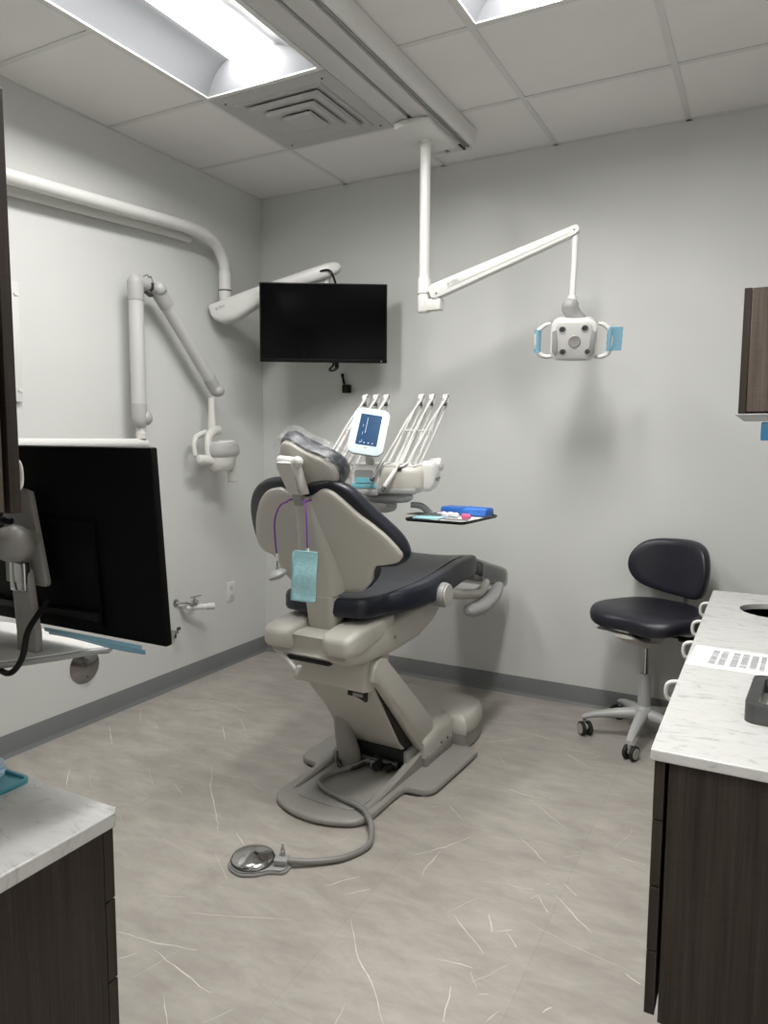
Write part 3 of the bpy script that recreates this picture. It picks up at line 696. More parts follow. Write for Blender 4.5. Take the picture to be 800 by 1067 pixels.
# base plate with side wings
half = [(0, -.43), (.08, -.42), (.16, -.385), (.195, -.345), (.205, -.30), (.205, -.12), (.215, -.065), (.25, -.055), (.29, -.045), (.315, -.01), (.32, .05), (.325, .36), (.315, .40), (.28, .425), (.2, .43), (0, .43)]
base = mirror(half)
base = [p for i, p in enumerate(base) if i == 0 or (abs(p[0] - base[i - 1][0]) + abs(p[1] - base[i - 1][1])) > 1e-5]
pts = smooth2(base, 3)
bm = B()
puff(bm, pts, [(.985, .004), (1, .010), (1, .020), (.985, .027)], lambda x, y, h: V((x, y, h)), steps=(.9, .6, .3))
build('base_plate', bm, 'base_grey', CH, sharp=50)
bm = B(); prism(bm, [(x * .93, y * .95 - .01) for x, y in pts], .0005, .006); build('base_gasket', bm, 'rubber', CH)
# raised rails converging on the pump box
for sg in (-1, 1):
    bm = B(); x0 = sg * .165
    rings = []
    for y, z, w in ((-.29, .026, .008), (-.27, .034, .014), (-.10, .052, .016), (.05, .075, .018), (.16, .10, .020)):
        rings.append([V((x0 - w, y, .02)), V((x0 + w, y, .02)), V((x0 + w, y, z - .008)), V((x0 + w * .5, y, z)), V((x0 - w * .5, y, z)), V((x0 - w, y, z - .008))])
    loft(bm, rings); build('base_rail', bm, 'base_grey', CH)
bm = B(); prism(bm, smooth2([(-.13, -.29), (-.06, -.325), (.07, -.325), (.14, -.29), (.145, -.05), (.145, .1), (-.145, .1), (-.145, -.05)], 4), .024, .030, bev=.002); build('base_tread', bm, 'base_grey', CH)
# pump cover
def rbox_ring(xw, y, z0, z1, r=.05, n=5):
    out = [V((-xw, y, z0)), V((xw, y, z0))]
    for k in range(n + 1):
        a = R(90 * k / n); out.append(V((xw - r + r * math.cos(a), y, z1 - r + r * math.sin(a))))
    for k in range(n + 1):
        a = R(90 + 90 * k / n); out.append(V((-xw + r - r * -math.cos(a) - 0 if False else -xw + r + r * math.cos(a), y, z1 - r + r * math.sin(a))))
    return out
bm = B(); loft(bm, [rbox_ring(.200, y, .065, z, r) for y, z, r in ((.13, .140, .035), (.145, .158, .05), (.25, .176, .055), (.385, .182, .055), (.398, .172, .055))]); build('pump_cover', bm, 'beige', CH)
bm = B(); box(bm, (0, .265, .045), (.408, .26, .06), .008); build('pump_skirt', bm, 'base_grey', CH)
for yy in (.285, .345):
    bm = B(); box(bm, (.2015, yy, .080), (.003, .008, .010)); build('cover_clip', bm, 'darkmetal', CH)
# toe box
tb = smooth2([(-.22, .405), (.22, .405), (.252, .43), (.262, .52), (.235, .66), (.16, .70), (0, .71), (-.16, .70), (-.235, .66), (-.262, .52), (-.252, .43)], 4)
bm = B(); puff(bm, tb, [(.97, .006), (.985, .010), (.985, .080)], lambda x, y, h: V((x, y, h)), steps=(.6, .3)); build('toe_box_skirt', bm, 'base_grey', CH)
bm = B(); puff(bm, tb, [(.99, .075), (1, .080), (1, .110), (.985, .132), (.95, .148), (.88, .158)], lambda x, y, h: V((x, y, h)), steps=(.7, .45, .2)); build('toe_box', bm, 'beige', CH, sharp=60)

# lift mechanism
def lean(y, z): return y, z
bm = B(); prof = [(-.245, .545), (-.20, .56), (.24, .14), (.20, .115), (.045, .120), (.0, .165), (-.205, .455), (-.235, .49)]
prism(bm, prof, -.143, .143, M(((0, 0, 1, 0), (1, 0, 0, 0), (0, 1, 0, 0), (0, 0, 0, 1))), bev=.008); build('lift_panel', bm, 'beige', CH)
bm = B(); prism(bm, [(-.225, .540), (-.18, .56), (.235, .14), (.20, .122), (.055, .128), (.012, .165), (-.188, .456)], -.1515, .1515, M(((0, 0, 1, 0), (1, 0, 0, 0), (0, 1, 0, 0), (0, 0, 0, 1)))); build('lift_gap_shade', bm, 'rubber', CH)  # black backing, paints the shaded gap between panel and side covers
for sg in (-1, 1):
    bm = B(); prof = [(-.262, .50), (-.255, .545), (-.235, .575), (-.205, .58), (-.17, .57), (.235, .20), (.240, .075), (.205, .075), (.12, .105), (-.225, .485)]
    x0, x1 = (.152, .186) if sg > 0 else (-.186, -.152)
    prism(bm, prof, x0, x1, M(((0, 0, 1, 0), (1, 0, 0, 0), (0, 1, 0, 0), (0, 0, 0, 1))), bev=.007); build('lift_side_cover', bm, 'beige', CH)
bm = B(); prof = [(-.282, .462), (-.282, .565), (-.25, .59), (-.10, .59), (-.10, .5), (-.22, .448)]
prism(bm, prof, -.166, .158, M(((0, 0, 1, 0), (1, 0, 0, 0), (0, 1, 0, 0), (0, 0, 0, 1))), bev=.010, seg=3); build('lift_head_cover', bm, 'beige', CH)
bm = B(); tube(bm, [(.150, -.262, .452), (.150, -.258, .430), (.130, -.245, .428), (.085, -.235, .437)], .008, 10, 3); box(bm, (.10, -.235, .44), (.075, .03, .02), .004); build('lift_gasket', bm, 'rubber', CH)
bm = B(); box(bm, (.11, -.247, .440), (.045, .012, .014), .003); build('lift_clip', bm, 'midgrey', CH)
bm = B(); tube(bm, [(-.085, .01, .03), (-.088, .0, .08), (-.100, -.015, .16), (-.108, -.02, .26)], [.046, .046, .042, .040], 20, 3); build('lift_cylinder', bm, 'base_grey', CH)
bm = B(); box(bm, (.02, .10, .075), (.27, .10, .08), .006); build('pump_motor', bm, 'darkmech', CH)
bm = B(); cyl(bm, (-.04, .03, .06), (.13, .03, .06), .014, seg=12); build('pivot_shaft', bm, 'darkmetal', CH)
for xx, y_, r_q in ((.05, -.02, .018), (.10, -.01, .014)):
    bm = B(); cyl(bm, (xx, y_, .055), (xx, .05, .055), r_q, seg=12); build('pipe_fitting', bm, 'darkmech', CH)
bm = B(); tube(bm, [(-.13, .05, .05), (-.10, -.06, .045), (-.03, -.05, .045), (.0, .05, .06)], .008, 8, 5); build('hydraulic_hose', bm, 'darkmech', CH)
bm = B(); lathe(bm, [(.06, .03), (.06, .036), (.05, .045), (.045, .045)], M.Translation((-.085, .02, 0))); box(bm, (-.145, .0, .055), (.016, .05, .05), .004); box(bm, (.02, .02, .045), (.03, .02, .03), .003); box(bm, (.155, .10, .075), (.02, .12, .09), .006); build('lift_bracket', bm, 'base_grey', CH)

# seat housing
def hous(y, z0, z1, xw, r=.03):
    out = []
    for cx, cz, a0 in ((xw - r, z1 - r * .7, 0), (-xw + r, z1 - r * .7, 90), (-xw + r, z0 + r, 180), (xw - r, z0 + r, 270)):
        for k in range(5):
            a = R(a0 + 22.5 * k); out.append(V((cx + r * math.cos(a), y, cz + (r * .7 if a0 < 180 else r) * math.sin(a))))
    return out
bm = B(); loft(bm, [hous(*q) for q in ((-.40, .622, .672, .150, .02), (-.41, .612, .682, .165, .025), (-.385, .592, .690, .180, .03), (-.30, .578, .695, .187, .035), (-.10, .572, .712, .195, .04), (.10, .578, .74, .195, .05), (.25, .612, .765, .185, .05), (.38, .670, .79, .165, .045), (.48, .735, .81, .145, .03), (.53, .77, .815, .13, .02))])
build('seat_housing', bm, 'beige', CH, sharp=50)
for sg in (-1, 1):
    bm = B(); loft(bm, [hous(y, z0, z1, xw, rr_) for y, z0, z1, xw, rr_ in ((-.436, .650, .678, .030, .012), (-.434, .640, .690, .045, .018), (-.425, .632, .700, .055, .024), (-.40, .625, .710, .062, .026), (-.36, .62, .718, .064, .026), (-.22, .64, .728, .064, .026), (-.12, .66, .73, .06, .02))]); build('rear_corner_cap', bm, 'beige', CH, loc=(sg * .128, 0, 0), sharp=60)
bm = B(); box(bm, (-.01, -.388, .590), (.19, .03, .012), .004); build('release_slot', bm, 'hole', CH)
bm = B(); tube(bm, [(-.115, -.405, .598), (-.07, -.425, .585), (-.03, -.44, .566)], [.006, .007, .008], 8, 3); box(bm, (-.02, -.442, .567), (.014, .02, .035), .003, rot=M.Rotation(R(20), 3, 'Y')); build('release_lever', bm, 'white', CH)
bm = B(); lathe(bm, [(.008, 0), (.008, .002), (.0, .002)], M.Translation((.1945, -.12, .64)) @ M.Rotation(PI / 2, 4, 'Y'), 12); build('plug_cap', bm, 'midgrey', CH)

# seat pad and leg rest
def seat_z(y):
    ks = ((-.34, .742), (-.15, .738), (.05, .742), (.20, .758), (.35, .778), (.45, .784), (.56, .784))
    for a, b in zip(ks, ks[1:]):
        if y <= b[0]: return a[1] + (b[1] - a[1]) * (y - a[0]) / (b[0] - a[0])
    return ks[-1][1]
half = [(0, .56), (.12, .56), (.20, .555), (.245, .53), (.262, .46), (.268, .30), (.270, .10), (.262, -.05), (.235, -.14), (.20, -.20), (.185, -.28), (.15, -.325), (0, -.335)]
so = smooth2(mirror(half)[:-1], 3)
bm = B()
def seat_fn(x, y, h):
    k = min(1, abs(x) / .27); side = .012 * k * k
    dish = -.014 * (1 - k * k) if h > .03 else 0
    return V((x, y, seat_z(y) + h + side * (h > .03) + dish))
puff(bm, so, [(.95, .0), (.985, .004), (1, .016), (1.0, .058), (.988, .072), (.96, .079), (.90, .081)], seat_fn, steps=(.85, .65, .45, .22), center=(0, .08))
seat = build('seat_cushion', bm, 'vinyl', CH, sharp=80)
bm = B(); seam = [(x * .90, .08 + (y - .08) * .90) for x, y in so]
ring = [seat_fn(x, y, .0) + V((0, 0, .087)) for x, y in seam]
tube(bm, [seat_fn(sx * .20, y, .081) + V((0, 0, .001)) for sx in (1,) for y in (-.22, -.1, .05, .2, .35, .48)], .0022, 6, 4); tube(bm, [seat_fn(-.20, y, .081) + V((0, 0, .001)) for y in (-.22, -.1, .05, .2, .35, .48)], .0022, 6, 4)
build('seam_piping', bm, 'vinyl', seat)
# leg rest
half = [(0, 1.10), (.10, 1.10), (.165, 1.085), (.195, 1.04), (.21, .85), (.235, .65), (.245, .56), (.22, .52), (0, .515)]
lo = smooth2(mirror(half)[:-1], 3)
def lz(y): return .786 - max(0, y - .50) * .25
def leg_fn(x, y, h): return V((x, y, lz(y) + h))
bm = B(); puff(bm, lo, [(.92, .0), (.97, .004), (1, .018), (1, .045), (.97, .062), (.9, .070)], leg_fn, steps=(.8, .6, .4, .2), center=(0, .8)); build('leg_rest', bm, 'vinyl', CH, sharp=80)
bm = B(); puff(bm, [(x * .96, y) for x, y in lo], [(.93, -.022), (1, -.016), (1, .0)], leg_fn, steps=(.8, .5, .2), center=(0, .8)); build('leg_rest_frame', bm, 'midgrey', CH, sharp=80)
# smoky plastic toe cover
bm = B(); rings = []
for y in (.60, .70, .85, 1.0, 1.085, 1.118):
    w = {.60: .248, .70: .238, .85: .222, 1.0: .209, 1.085: .190, 1.118: .15}[y]; z0, z1 = lz(y) - .026, lz(y) + .078; r = .03
    if y > 1.1: z0 += .02; z1 -= .02
    ring = []
    for cx, cz, a0 in ((w - r, z1 - r, 0), (-w + r, z1 - r, 90), (-w + r, z0 + r, 180), (w - r, z0 + r, 270)):
        for k in range(4): a = R(a0 + 30 * k); ring.append(V((cx + r * math.cos(a), y, cz + r * math.sin(a))))
    rings.append(ring)
vs = [[bm.verts.new(p) for p in r_] for r_ in rings]
for a, b in zip(vs, vs[1:]):
    for k in range(16): bm.faces.new((a[k], a[(k + 1) % 16], b[(k + 1) % 16], b[k]))
bm.faces.new(vs[-1]); bmesh.ops.recalc_face_normals(bm, faces=bm.faces)
tag(build('toe_cover', bm, 'toe_cover', None, loc=CH.location, rot=CH.rotation_euler, sharp=50), 'smoky clear plastic cover over the foot end of the dental chair', 'plastic cover')

# arm rest swung down beside the leg rest
bm = B(); cyl(bm, (.225, .125, .765), (.295, .125, .765), .050, seg=28, bev=.012); build('armrest_pivot', bm, 'midgrey', CH)
bm = B(); lathe(bm, [(.045, 0), (.043, .004), (.0, .006)], M.Translation((.295, .125, .765)) @ M.Rotation(PI / 2, 4, 'Y'), 24); build('pivot_cap', bm, 'beige', CH)
bm = B(); tube(bm, [(.25, .18, .765), (.255, .30, .733), (.262, .42, .712), (.265, .50, .700), (.262, .58, .710), (.25, .64, .730)], [.030, .028, .026, .026, .022, .014], 14, 5, sq=.8); build('armrest_link', bm, 'beige', CH)
bm = B(); tube(bm, [(.285, .34, .655), (.29, .37, .652), (.295, .46, .650), (.295, .60, .670), (.29, .69, .700), (.288, .72, .710)], [.014, .036, .042, .038, .026, .010], 18, 6, sq=.75); build('armrest_pad', bm, 'midgrey', CH)

# backrest: curved wing shell and pad
LA = R(22)
def back_pt(x, s, off=0):
    o = .05 * (x / .31) ** 2 + off
    return V((x, -.23 - s * math.sin(LA) + o * math.cos(LA), .68 + s * math.cos(LA) + o * math.sin(LA)))
shell = [(0, .538), (.043, .548), (.085, .570), (.12, .562), (.155, .528), (.197, .476), (.238, .435), (.276, .389), (.308, .335), (.317, .305), (.300, .284), (.255, .278), (.224, .274), (.206, .247), (.194, .210), (.151, .168), (.105, .160), (0, .158),
         (-.105, .160), (-.151, .172), (-.194, .215), (-.210, .250), (-.230, .276), (-.275, .282), (-.305, .305), (-.305, .340), (-.285, .395), (-.255, .450), (-.215, .505), (-.165, .548), (-.12, .564), (-.085, .568), (-.043, .548)]
sh = smooth2(shell, 3)
padl = [(0, .575), (.035, .586), (.099, .594), (.161, .568), (.206, .519), (.240, .468), (.281, .413), (.315, .358), (.328, .305), (.318, .277), (.285, .262), (.245, .262), (.218, .250), (.203, .212), (.165, .172), (.11, .162), (0, .160),
        (-.11, .162), (-.165, .176), (-.205, .220), (-.225, .258), (-.285, .266), (-.322, .290), (-.333, .350), (-.318, .435), (-.275, .512), (-.200, .570), (-.115, .592), (-.035, .586)]
pd = smooth2(padl, 3)
def pad_fn(x, s, h):
    k = min(1, abs(x) / .3)
    return back_pt(x, s, h + (.0 if h < .03 else - .006 * (1 - k)))
bm = B(); puff(bm, pd, [(.96, .006), (.99, .008), (1.008, .018), (1.008, .036), (.99, .050), (.95, .058)], pad_fn, steps=(.85, .7, .55, .4, .2), center=(0, .35)); back = build('backrest_cushion', bm, 'vinyl', CH, sharp=80)
bm = B(); puff(bm, sh, [(.985, -.010), (1.0, -.006), (1.0, .012), (.98, .016)], back_pt, steps=(.9, .8, .7, .6, .5, .35, .2), center=(0, .35)); build('backrest_shell', bm, 'beige', CH, sharp=60)
# raised spine widening downwards, with its crease lines
bm = B(); rings = []
for s, wl, d_ in ((.543, .024, .008), (.53, .028, .012), (.46, .036, .016), (.38, .048, .021), (.30, .060, .030), (.22, .066, .044), (.168, .064, .060)):
    ring = [back_pt(-wl * 1.5, s, -.006)] + [back_pt(wl * u, s, -.006 - d_ * (1 - .35 * abs(u) ** 3)) for u in (-1, -.8, -.4, 0, .4, .8, 1)] + [back_pt(wl * 1.35, s, -.006), back_pt(0, s, .004)]
    rings.append(ring)
loft(bm, rings); build('spine_cover', bm, 'beige', CH, sharp=40)
bm = B(); rings = []
for s, w_, d_, dp in ((.175, .062, .068, .075), (.12, .060, .078, .08), (.06, .064, .088, .085), (.0, .068, .092, .085), (-.015, .070, .092, .085)):
    c = back_pt(0, s, -d_); ring = []
    for q in range(20):
        a = 2 * PI * q / 20; ca, sa = math.cos(a), math.sin(a)
        ring.append(V((w_ * math.copysign(abs(ca) ** .5, ca), c.y + dp / 2 + dp / 2 * math.copysign(abs(sa) ** .5, sa), c.z)))
    rings.append(ring)
loft(bm, rings); build('back_column', bm, 'beige', CH, sharp=50)
bm = B(); c = back_pt(0, -.01, -.05); box(bm, (-.075, c.y + .05, c.z + .06), (.02, .03, .12), .004); build('column_gasket', bm, 'rubber', CH)

# headrest
bm = B(); q0, q1 = back_pt(0, .525, -.02), back_pt(0, .60, -.04)
box(bm, q0.lerp(q1, .35), (.034, .022, .06), .004, rot=M.Rotation(-LA, 3, 'X').inverted() if False else M.Rotation(LA, 3, 'X')); build('headrest_slide', bm, 'midgrey', CH)
T0, T1 = V((.006, -.462, 1.192)), V((-.002, -.515, 1.300)); dT = (T1 - T0).normalized()
bm = B(); rings = []
for u, w_, dp in ((0, .030, .018), (.03, .034, .024), (.4, .036, .028), (.85, .040, .030), (1.0, .036, .028), (1.06, .022, .016)):
    p = T0.lerp(T1, u); rings.append([p + V((w_ * math.copysign(abs(math.cos(a)) ** .5, math.cos(a)), dp * math.copysign(abs(math.sin(a)) ** .5, math.sin(a)), 0)) for a in [2 * PI * j / 20 for j in range(20)]])
loft(bm, rings); stem = build('headrest_arm', bm, 'white2', CH, sharp=50)
bm = B(); box(bm, T0.lerp(T1, .45) + V((.028, -.024, 0)), (.004, .005, .10), .001, rot=M.Rotation(R(22), 3, 'X')); cyl(bm, T0.lerp(T1, .2) + V((.026, -.022, 0)), T0.lerp(T1, .2) + V((.026, -.030, -.003)), .004, seg=10); build('arm_trim', bm, 'midgrey', stem)
bm = B(); cyl(bm, T1 + V((-.034, -.002, .006)), T1 + V((.046, -.002, .0)), .019, seg=18, bev=.004); ball(bm, T1 + V((.044, -.004, .004)), .019); build('headrest_knob', bm, 'white2', CH)
HL = R(30)
hC = V((.020, -.445, 1.288))
hrx = M.Translation(hC) @ M.Rotation(R(12), 4, 'Y') @ M.Rotation(R(0), 4, 'Z') @ M.Rotation(HL - PI / 2, 4, 'X').inverted() if False else M.Translation(hC) @ M.Rotation(R(24), 4, 'Y') @ M.Rotation(R(6), 4, 'Z')
def head_pt(x, s, off=0):
    o = .035 * (x / .135) ** 2 + off
    return hrx @ V((x, -s * math.sin(HL) + o * math.cos(HL), s * math.cos(HL) + o * math.sin(HL)))
ho = smooth2([(0, .085), (.07, .080), (.115, .055), (.135, .01), (.125, -.04), (.085, -.075), (0, -.085), (-.085, -.075), (-.125, -.04), (-.135, .01), (-.115, .055), (-.07, .08)], 4)
bm = B(); puff(bm, ho, [(.93, .0), (.97, -.002), (1, .012), (1.01, .030), (.97, .045), (.88, .05)], head_pt, steps=(.8, .6, .4, .2), center=(0, 0)); build('headrest_cushion', bm, 'vinyl', CH, sharp=80)
bm = B(); puff(bm, [(x * .9, y * .88 - .004) for x, y in ho], [(.94, -.018), (1, -.012), (1, .006)], head_pt, steps=(.8, .6, .4, .2), center=(0, 0)); build('headrest_shell', bm, 'beige', CH, sharp=60)
# crinkled clear plastic sleeve over the headrest
bm = B(); puff(bm, [(x * 1.07, y * 1.10) for x, y in ho], [(.90, -.030), (.97, -.030), (1, -.005), (1.02, .03), (.98, .06), (.9, .066)], head_pt, steps=(.85, .7, .55, .4, .2), center=(0, 0))
bmesh.ops.subdivide_edges(bm, edges=bm.edges, cuts=1, use_grid_fill=True)
for v in bm.verts:
    n_ = noise.noise(v.co * 55) * .007 + noise.noise(v.co * 120) * .003; v.co += (v.co - hC).normalized() * (n_ + .002)
tag(build('headrest_cover', bm, 'film', None, loc=CH.location, rot=CH.rotation_euler, sharp=25), 'crinkled clear plastic sleeve pulled over the headrest of the dental chair', 'plastic cover')

# purple bib chain and the bib hanging behind the backrest
BC = thing('bib_chain', 'purple cord with two clips hung around the headrest post of the dental chair', 'bib chain', chM @ V((0, -.46, 1.18)), R(-2))
def Q(x, y, z): return V((x, y + .46, z - 1.18))
c1 = [Q(-.035, -.478, 1.165), Q(-.055, -.492, 1.15), Q(-.072, -.498, 1.10), Q(-.078, -.488, 1.02), Q(-.080, -.478, .975)]
c2 = [Q(.030, -.474, 1.168), Q(.052, -.488, 1.15), Q(.060, -.494, 1.10), Q(.060, -.492, 1.04), Q(.058, -.488, 1.005)]
bm = B(); tube(bm, c1, .0032, 8, 6); tube(bm, c2, .0032, 8, 6); tube(bm, [Q(-.035, -.478, 1.165), Q(-.045, -.44, 1.17), Q(0, -.41, 1.172), Q(.04, -.44, 1.172), Q(.030, -.474, 1.168)], .0032, 8, 6); build('cord', bm, 'purple', BC)
for e in (c1[-1], c2[-1]):
    bm = B(); cyl(bm, e + V((0, 0, .008)), e + V((0, 0, -.018)), .0055, seg=12); s_ = build('cord_end', bm, 'white', BC)
    bm = B(); tube(bm, [e + V((0, 0, -.018)), e + V((0, 0, -.045))], .0025, 8); box(bm, e + V((0, 0, -.05)), (.008, .008, .03), .002); build('clip', bm, 'chrome', s_)
e = c1[-1] + V((.002, -.002, -.062))
tagm = thing('hand_mirror', 'small round grey disc hanging from the left end of the purple cord', 'round disc', BC.matrix_basis @ e, R(-2))
bm = B(); mx_ = M.Rotation(R(-22), 4, 'Y') @ M.Rotation(R(12), 4, 'X'); lathe(bm, [(.0, .014), (.012, .013), (.028, .006), (.036, -.004), (.034, -.012), (.012, -.019), (0, -.02)], mx_, 28); build('disc', bm, 'midgrey', tagm)
bm = B(); cyl(bm, (0, 0, .01), (0, 0, .024), .006, seg=12); build('stem', bm, 'steel', tagm)
# folded bib
bib = thing('paper_bib', 'folded light blue dental bib clipped to the purple cord behind the backrest', 'dental bib', BC.matrix_basis @ (c2[-1] + V((.010, -.004, -.018))), R(16))
def sheet(bm, x0, x1, z0, z1, yo, th=.0012, ph=0, taper=0):
    nx, nz = 8, 16; g0 = []; g1 = []
    for i in range(nz + 1):
        r0, r1 = [], []
        for j in range(nx + 1):
            u = j / nx; w = i / nz; x = x0 + (x1 - x0) * u + taper * w; z = z0 + (z1 - z0) * w
            y = yo + .003 * math.sin(u * 5 + ph) * w + .002 * math.sin(w * 9 + ph * 2)
            r0.append(bm.verts.new((x, y, z))); r1.append(bm.verts.new((x, y + th, z)))
        g0.append(r0); g1.append(r1)
    for i in range(nz):
        for j in range(nx):
            bm.faces.new((g0[i][j], g0[i][j + 1], g0[i + 1][j + 1], g0[i + 1][j])); bm.faces.new((g1[i][j], g1[i + 1][j], g1[i + 1][j + 1], g1[i][j + 1]))
    for i in range(nz):
        bm.faces.new((g0[i][0], g0[i + 1][0], g1[i + 1][0], g1[i][0])); bm.faces.new((g0[i][nx], g1[i][nx], g1[i + 1][nx], g0[i + 1][nx]))
    for j in range(nx):
        bm.faces.new((g0[0][j], g1[0][j], g1[0][j + 1], g0[0][j + 1])); bm.faces.new((g0[nz][j], g0[nz][j + 1], g1[nz][j + 1], g1[nz][j]))
    bmesh.ops.recalc_face_normals(bm, faces=bm.faces)
bm = B(); sheet(bm, -.050, .030, .018, -.150, -.010, .006); build('front_fold', bm, 'blue_bib', bib, rot=(0, R(3), 0))
bm = B(); sheet(bm, -.062, .018, .010, -.158, .006, .006, 1.4); build('back_fold', bm, 'blue_bib', bib, rot=(0, R(3), 0))

# foot pedal and hose
FP = thing('foot_pedal', 'round chrome foot pedal with grey hose on the floor by the chair base', 'foot pedal', (1.430, 1.775, 0), R(20))
bm = B(); o_ = smooth2([(-.080, 0), (-.065, -.045), (-.02, -.076), (.03, -.070), (.07, -.05), (.115, -.045), (.128, -.015), (.128, .02), (.10, .03), (.07, .04), (.03, .072), (-.02, .078), (-.065, .045)], 4)
prism(bm, o_, 0, .010, bev=.002); prism(bm, [(x * .96, y * .96) for x, y in o_], .010, .016, bev=.002); build('pedal_base', bm, 'midgrey', FP)
bm = B(); lathe(bm, [(.060, .014), (.068, .018), (.070, .026), (.067, .030), (.055, .034), (.012, .047), (0, .0475)], None, 48); build('pedal_disc', bm, 'chrome', FP)
bm = B(); lathe(bm, [(.071, .017), (.072, .022), (.070, .0235)], None, 40); build('disc_ring', bm, 'darkmetal', FP)
bm = B(); box(bm, (.098, -.006, .026), (.045, .045, .022), .006); build('hose_block', bm, 'midgrey', FP)
bm = B(); lathe(bm, [(.009, .034), (.009, .052), (.005, .056), (.003, .075), (.0045, .078), (0, .083)], M.Translation((.098, .005, 0)), 14); build('toggle', bm, 'steel', FP)
def FPL(x, y, z): # world -> pedal local
    return FP.matrix_basis.inverted() @ V((x, y, z))
bm = B()
hp = [(1.538, 1.812, .024), (1.61, 1.862, .014), (1.68, 1.93, .0115), (1.715, 2.02, .0115), (1.695, 2.095, .018), (1.655, 2.145, .040), (1.594, 2.19, .043), (1.467, 2.222, .044), (1.375, 2.26, .044), (1.348, 2.305, .044), (1.362, 2.37, .044), (1.405, 2.45, .046), (1.457, 2.54, .058), (1.48, 2.60, .07)]
tube(bm, [FPL(*p) for p in hp], .0105, 12, 8); build('hose', bm, 'hose', FP)
# ------------------------------------------------------------------ delivery unit over the chair
DU = thing('delivery_unit', 'white dental delivery unit with touchpad and rows of whip arms behind the backrest', 'delivery unit', (1.432, 2.588, 1.155), R(16))
duM = M.Translation((1.432, 2.588, 1.155)) @ M.Rotation(R(16), 4, 'Z')
# body: lofted across x with rounded front
def body_ring(x, zl, zh, y0, y1, r=.03):
    out = []
    for cy, cz, a0 in ((y1 - r, zh - r, 0), (y0 + r, zh - r, 90), (y0 + r, zl + r, 180), (y1 - r, zl + r, 270)):
        for k in range(6):
            a = R(a0 + 18 * k); out.append(V((x, cy + r * math.cos(a), cz + r * math.sin(a))))
    return out
bm = B(); loft(bm, [body_ring(*q) for q in ((.018, 0, .115, .0, .24, .030), (.10, -.002, .118, -.004, .24, .032), (.150, .0, .118, .0, .24, .032), (.178, .008, .112, .010, .235, .030), (.192, .022, .095, .03, .22, .026))])
build('tray_body', bm, 'beige', DU, sharp=50)
bm = B(); box(bm, (.085, -.001, .014), (.17, .012, .022), .005); build('front_bumper', bm, 'midgrey', DU)
bm = B()
for sx in (-.185, ): pass
o_ = [(-.098, 0.0), (.018, 0.0), (.018, .125), (-.085, .125), (-.098, .112)]
prism(bm, [(-.100, .020), (.018, .020), (.018, .122), (-.082, .122), (-.096, .110)], -.235, .012, M.Rotation(PI / 2, 4, 'X'), bev=.004); build('center_body', bm, 'white', DU)
bm = B(); prism(bm, rrect(.088, .062, .012, 4), .0, .004, M.Translation((-.043, -.0085, .070)) @ M.Rotation(PI / 2, 4, 'X')); build('window_rim', bm, 'white', DU)
bm = B(); prism(bm, rrect(.078, .052, .010, 4), .0, .003, M.Translation((-.043, -.0122, .074)) @ M.Rotation(PI / 2, 4, 'X')); rc = build('window_recess', bm, 'midgrey', DU)
bm = B(); prism(bm, rrect(.074, .022, .004, 4), .0, .003, M.Translation((-.043, -.0146, .058)) @ M.Rotation(PI / 2, 4, 'X')); box(bm, (-.043, -.0135, .036), (.105, .004, .020), .001); build('blue_strip', bm, 'cyan', rc)
bm = B(); box(bm, (-.043, .0, .008), (.118, .035, .026), .006); build('lower_front', bm, 'midgrey', DU)
bm = B(); loft(bm, [body_ring(*q) for q in ((-.235, .02, .095, .02, .22, .024), (-.225, .01, .105, .01, .235, .028), (-.16, .0, .115, .0, .24, .03), (-.102, .0, .115, .0, .24, .03))]); build('assistant_side_body', bm, 'beige', DU, sharp=50)
# right side handle pod with tubing ports
bm = B(); loft(bm, [body_ring(x, zl, zh, y0, y1, r) for x, zl, zh, y0, y1, r in ((.185, .01, .135, .06, .24, .02), (.215, .01, .132, .06, .24, .02), (.235, .04, .118, .08, .22, .02))]); build('side_pod', bm, 'white', DU, sharp=50)
bm = B()
for k in range(5): cyl(bm, (.238, .09 + .02 * k, .06 + .001 * k), (.244, .09 + .02 * k, .06), .005, seg=8)
build('ports', bm, 'darkmetal', DU)
bm = B(); cyl(bm, (.19, .235, .115), (.245, .225, .118), .028, seg=18, bev=.008); build('grip', bm, 'white', DU)
# top back rail
bm = B(); box(bm, (.0, .17, .118), (.36, .10, .012), .004); box(bm, (.085, .06, .1165), (.16, .09, .006), .003); build('top_deck', bm, 'white', DU)
# hub below with support arm going down beside the chair
bm = B(); lathe(bm, [(.055, .0), (.090, -.004), (.102, -.016), (.100, -.030), (.085, -.042), (.03, -.048), (0, -.048)], M.Translation((.035, .12, .004)), 32); build('hub', bm, 'lightgrey', DU, sharp=60)
iw = duM.inverted()
def W2(x, y, z): return iw @ V((x, y, z))
bm = B(); tube(bm, [W2(1.44, 2.72, 1.10), W2(1.36, 2.78, 1.085), W2(1.16, 2.88, 1.08), W2(1.03, 2.88, 1.075)], [.026, .026, .028, .030], 16, 5); build('swing_arm', bm, 'white', DU)
bm = B(); tube(bm, [W2(1.03, 2.88, 1.10), W2(1.03, 2.88, .60), W2(1.03, 2.88, .46), W2(1.08, 2.86, .44), W2(1.24, 2.82, .62)], [.030, .030, .030, .030, .032], 18, 3); build('support_post', bm, 'beige', DU)

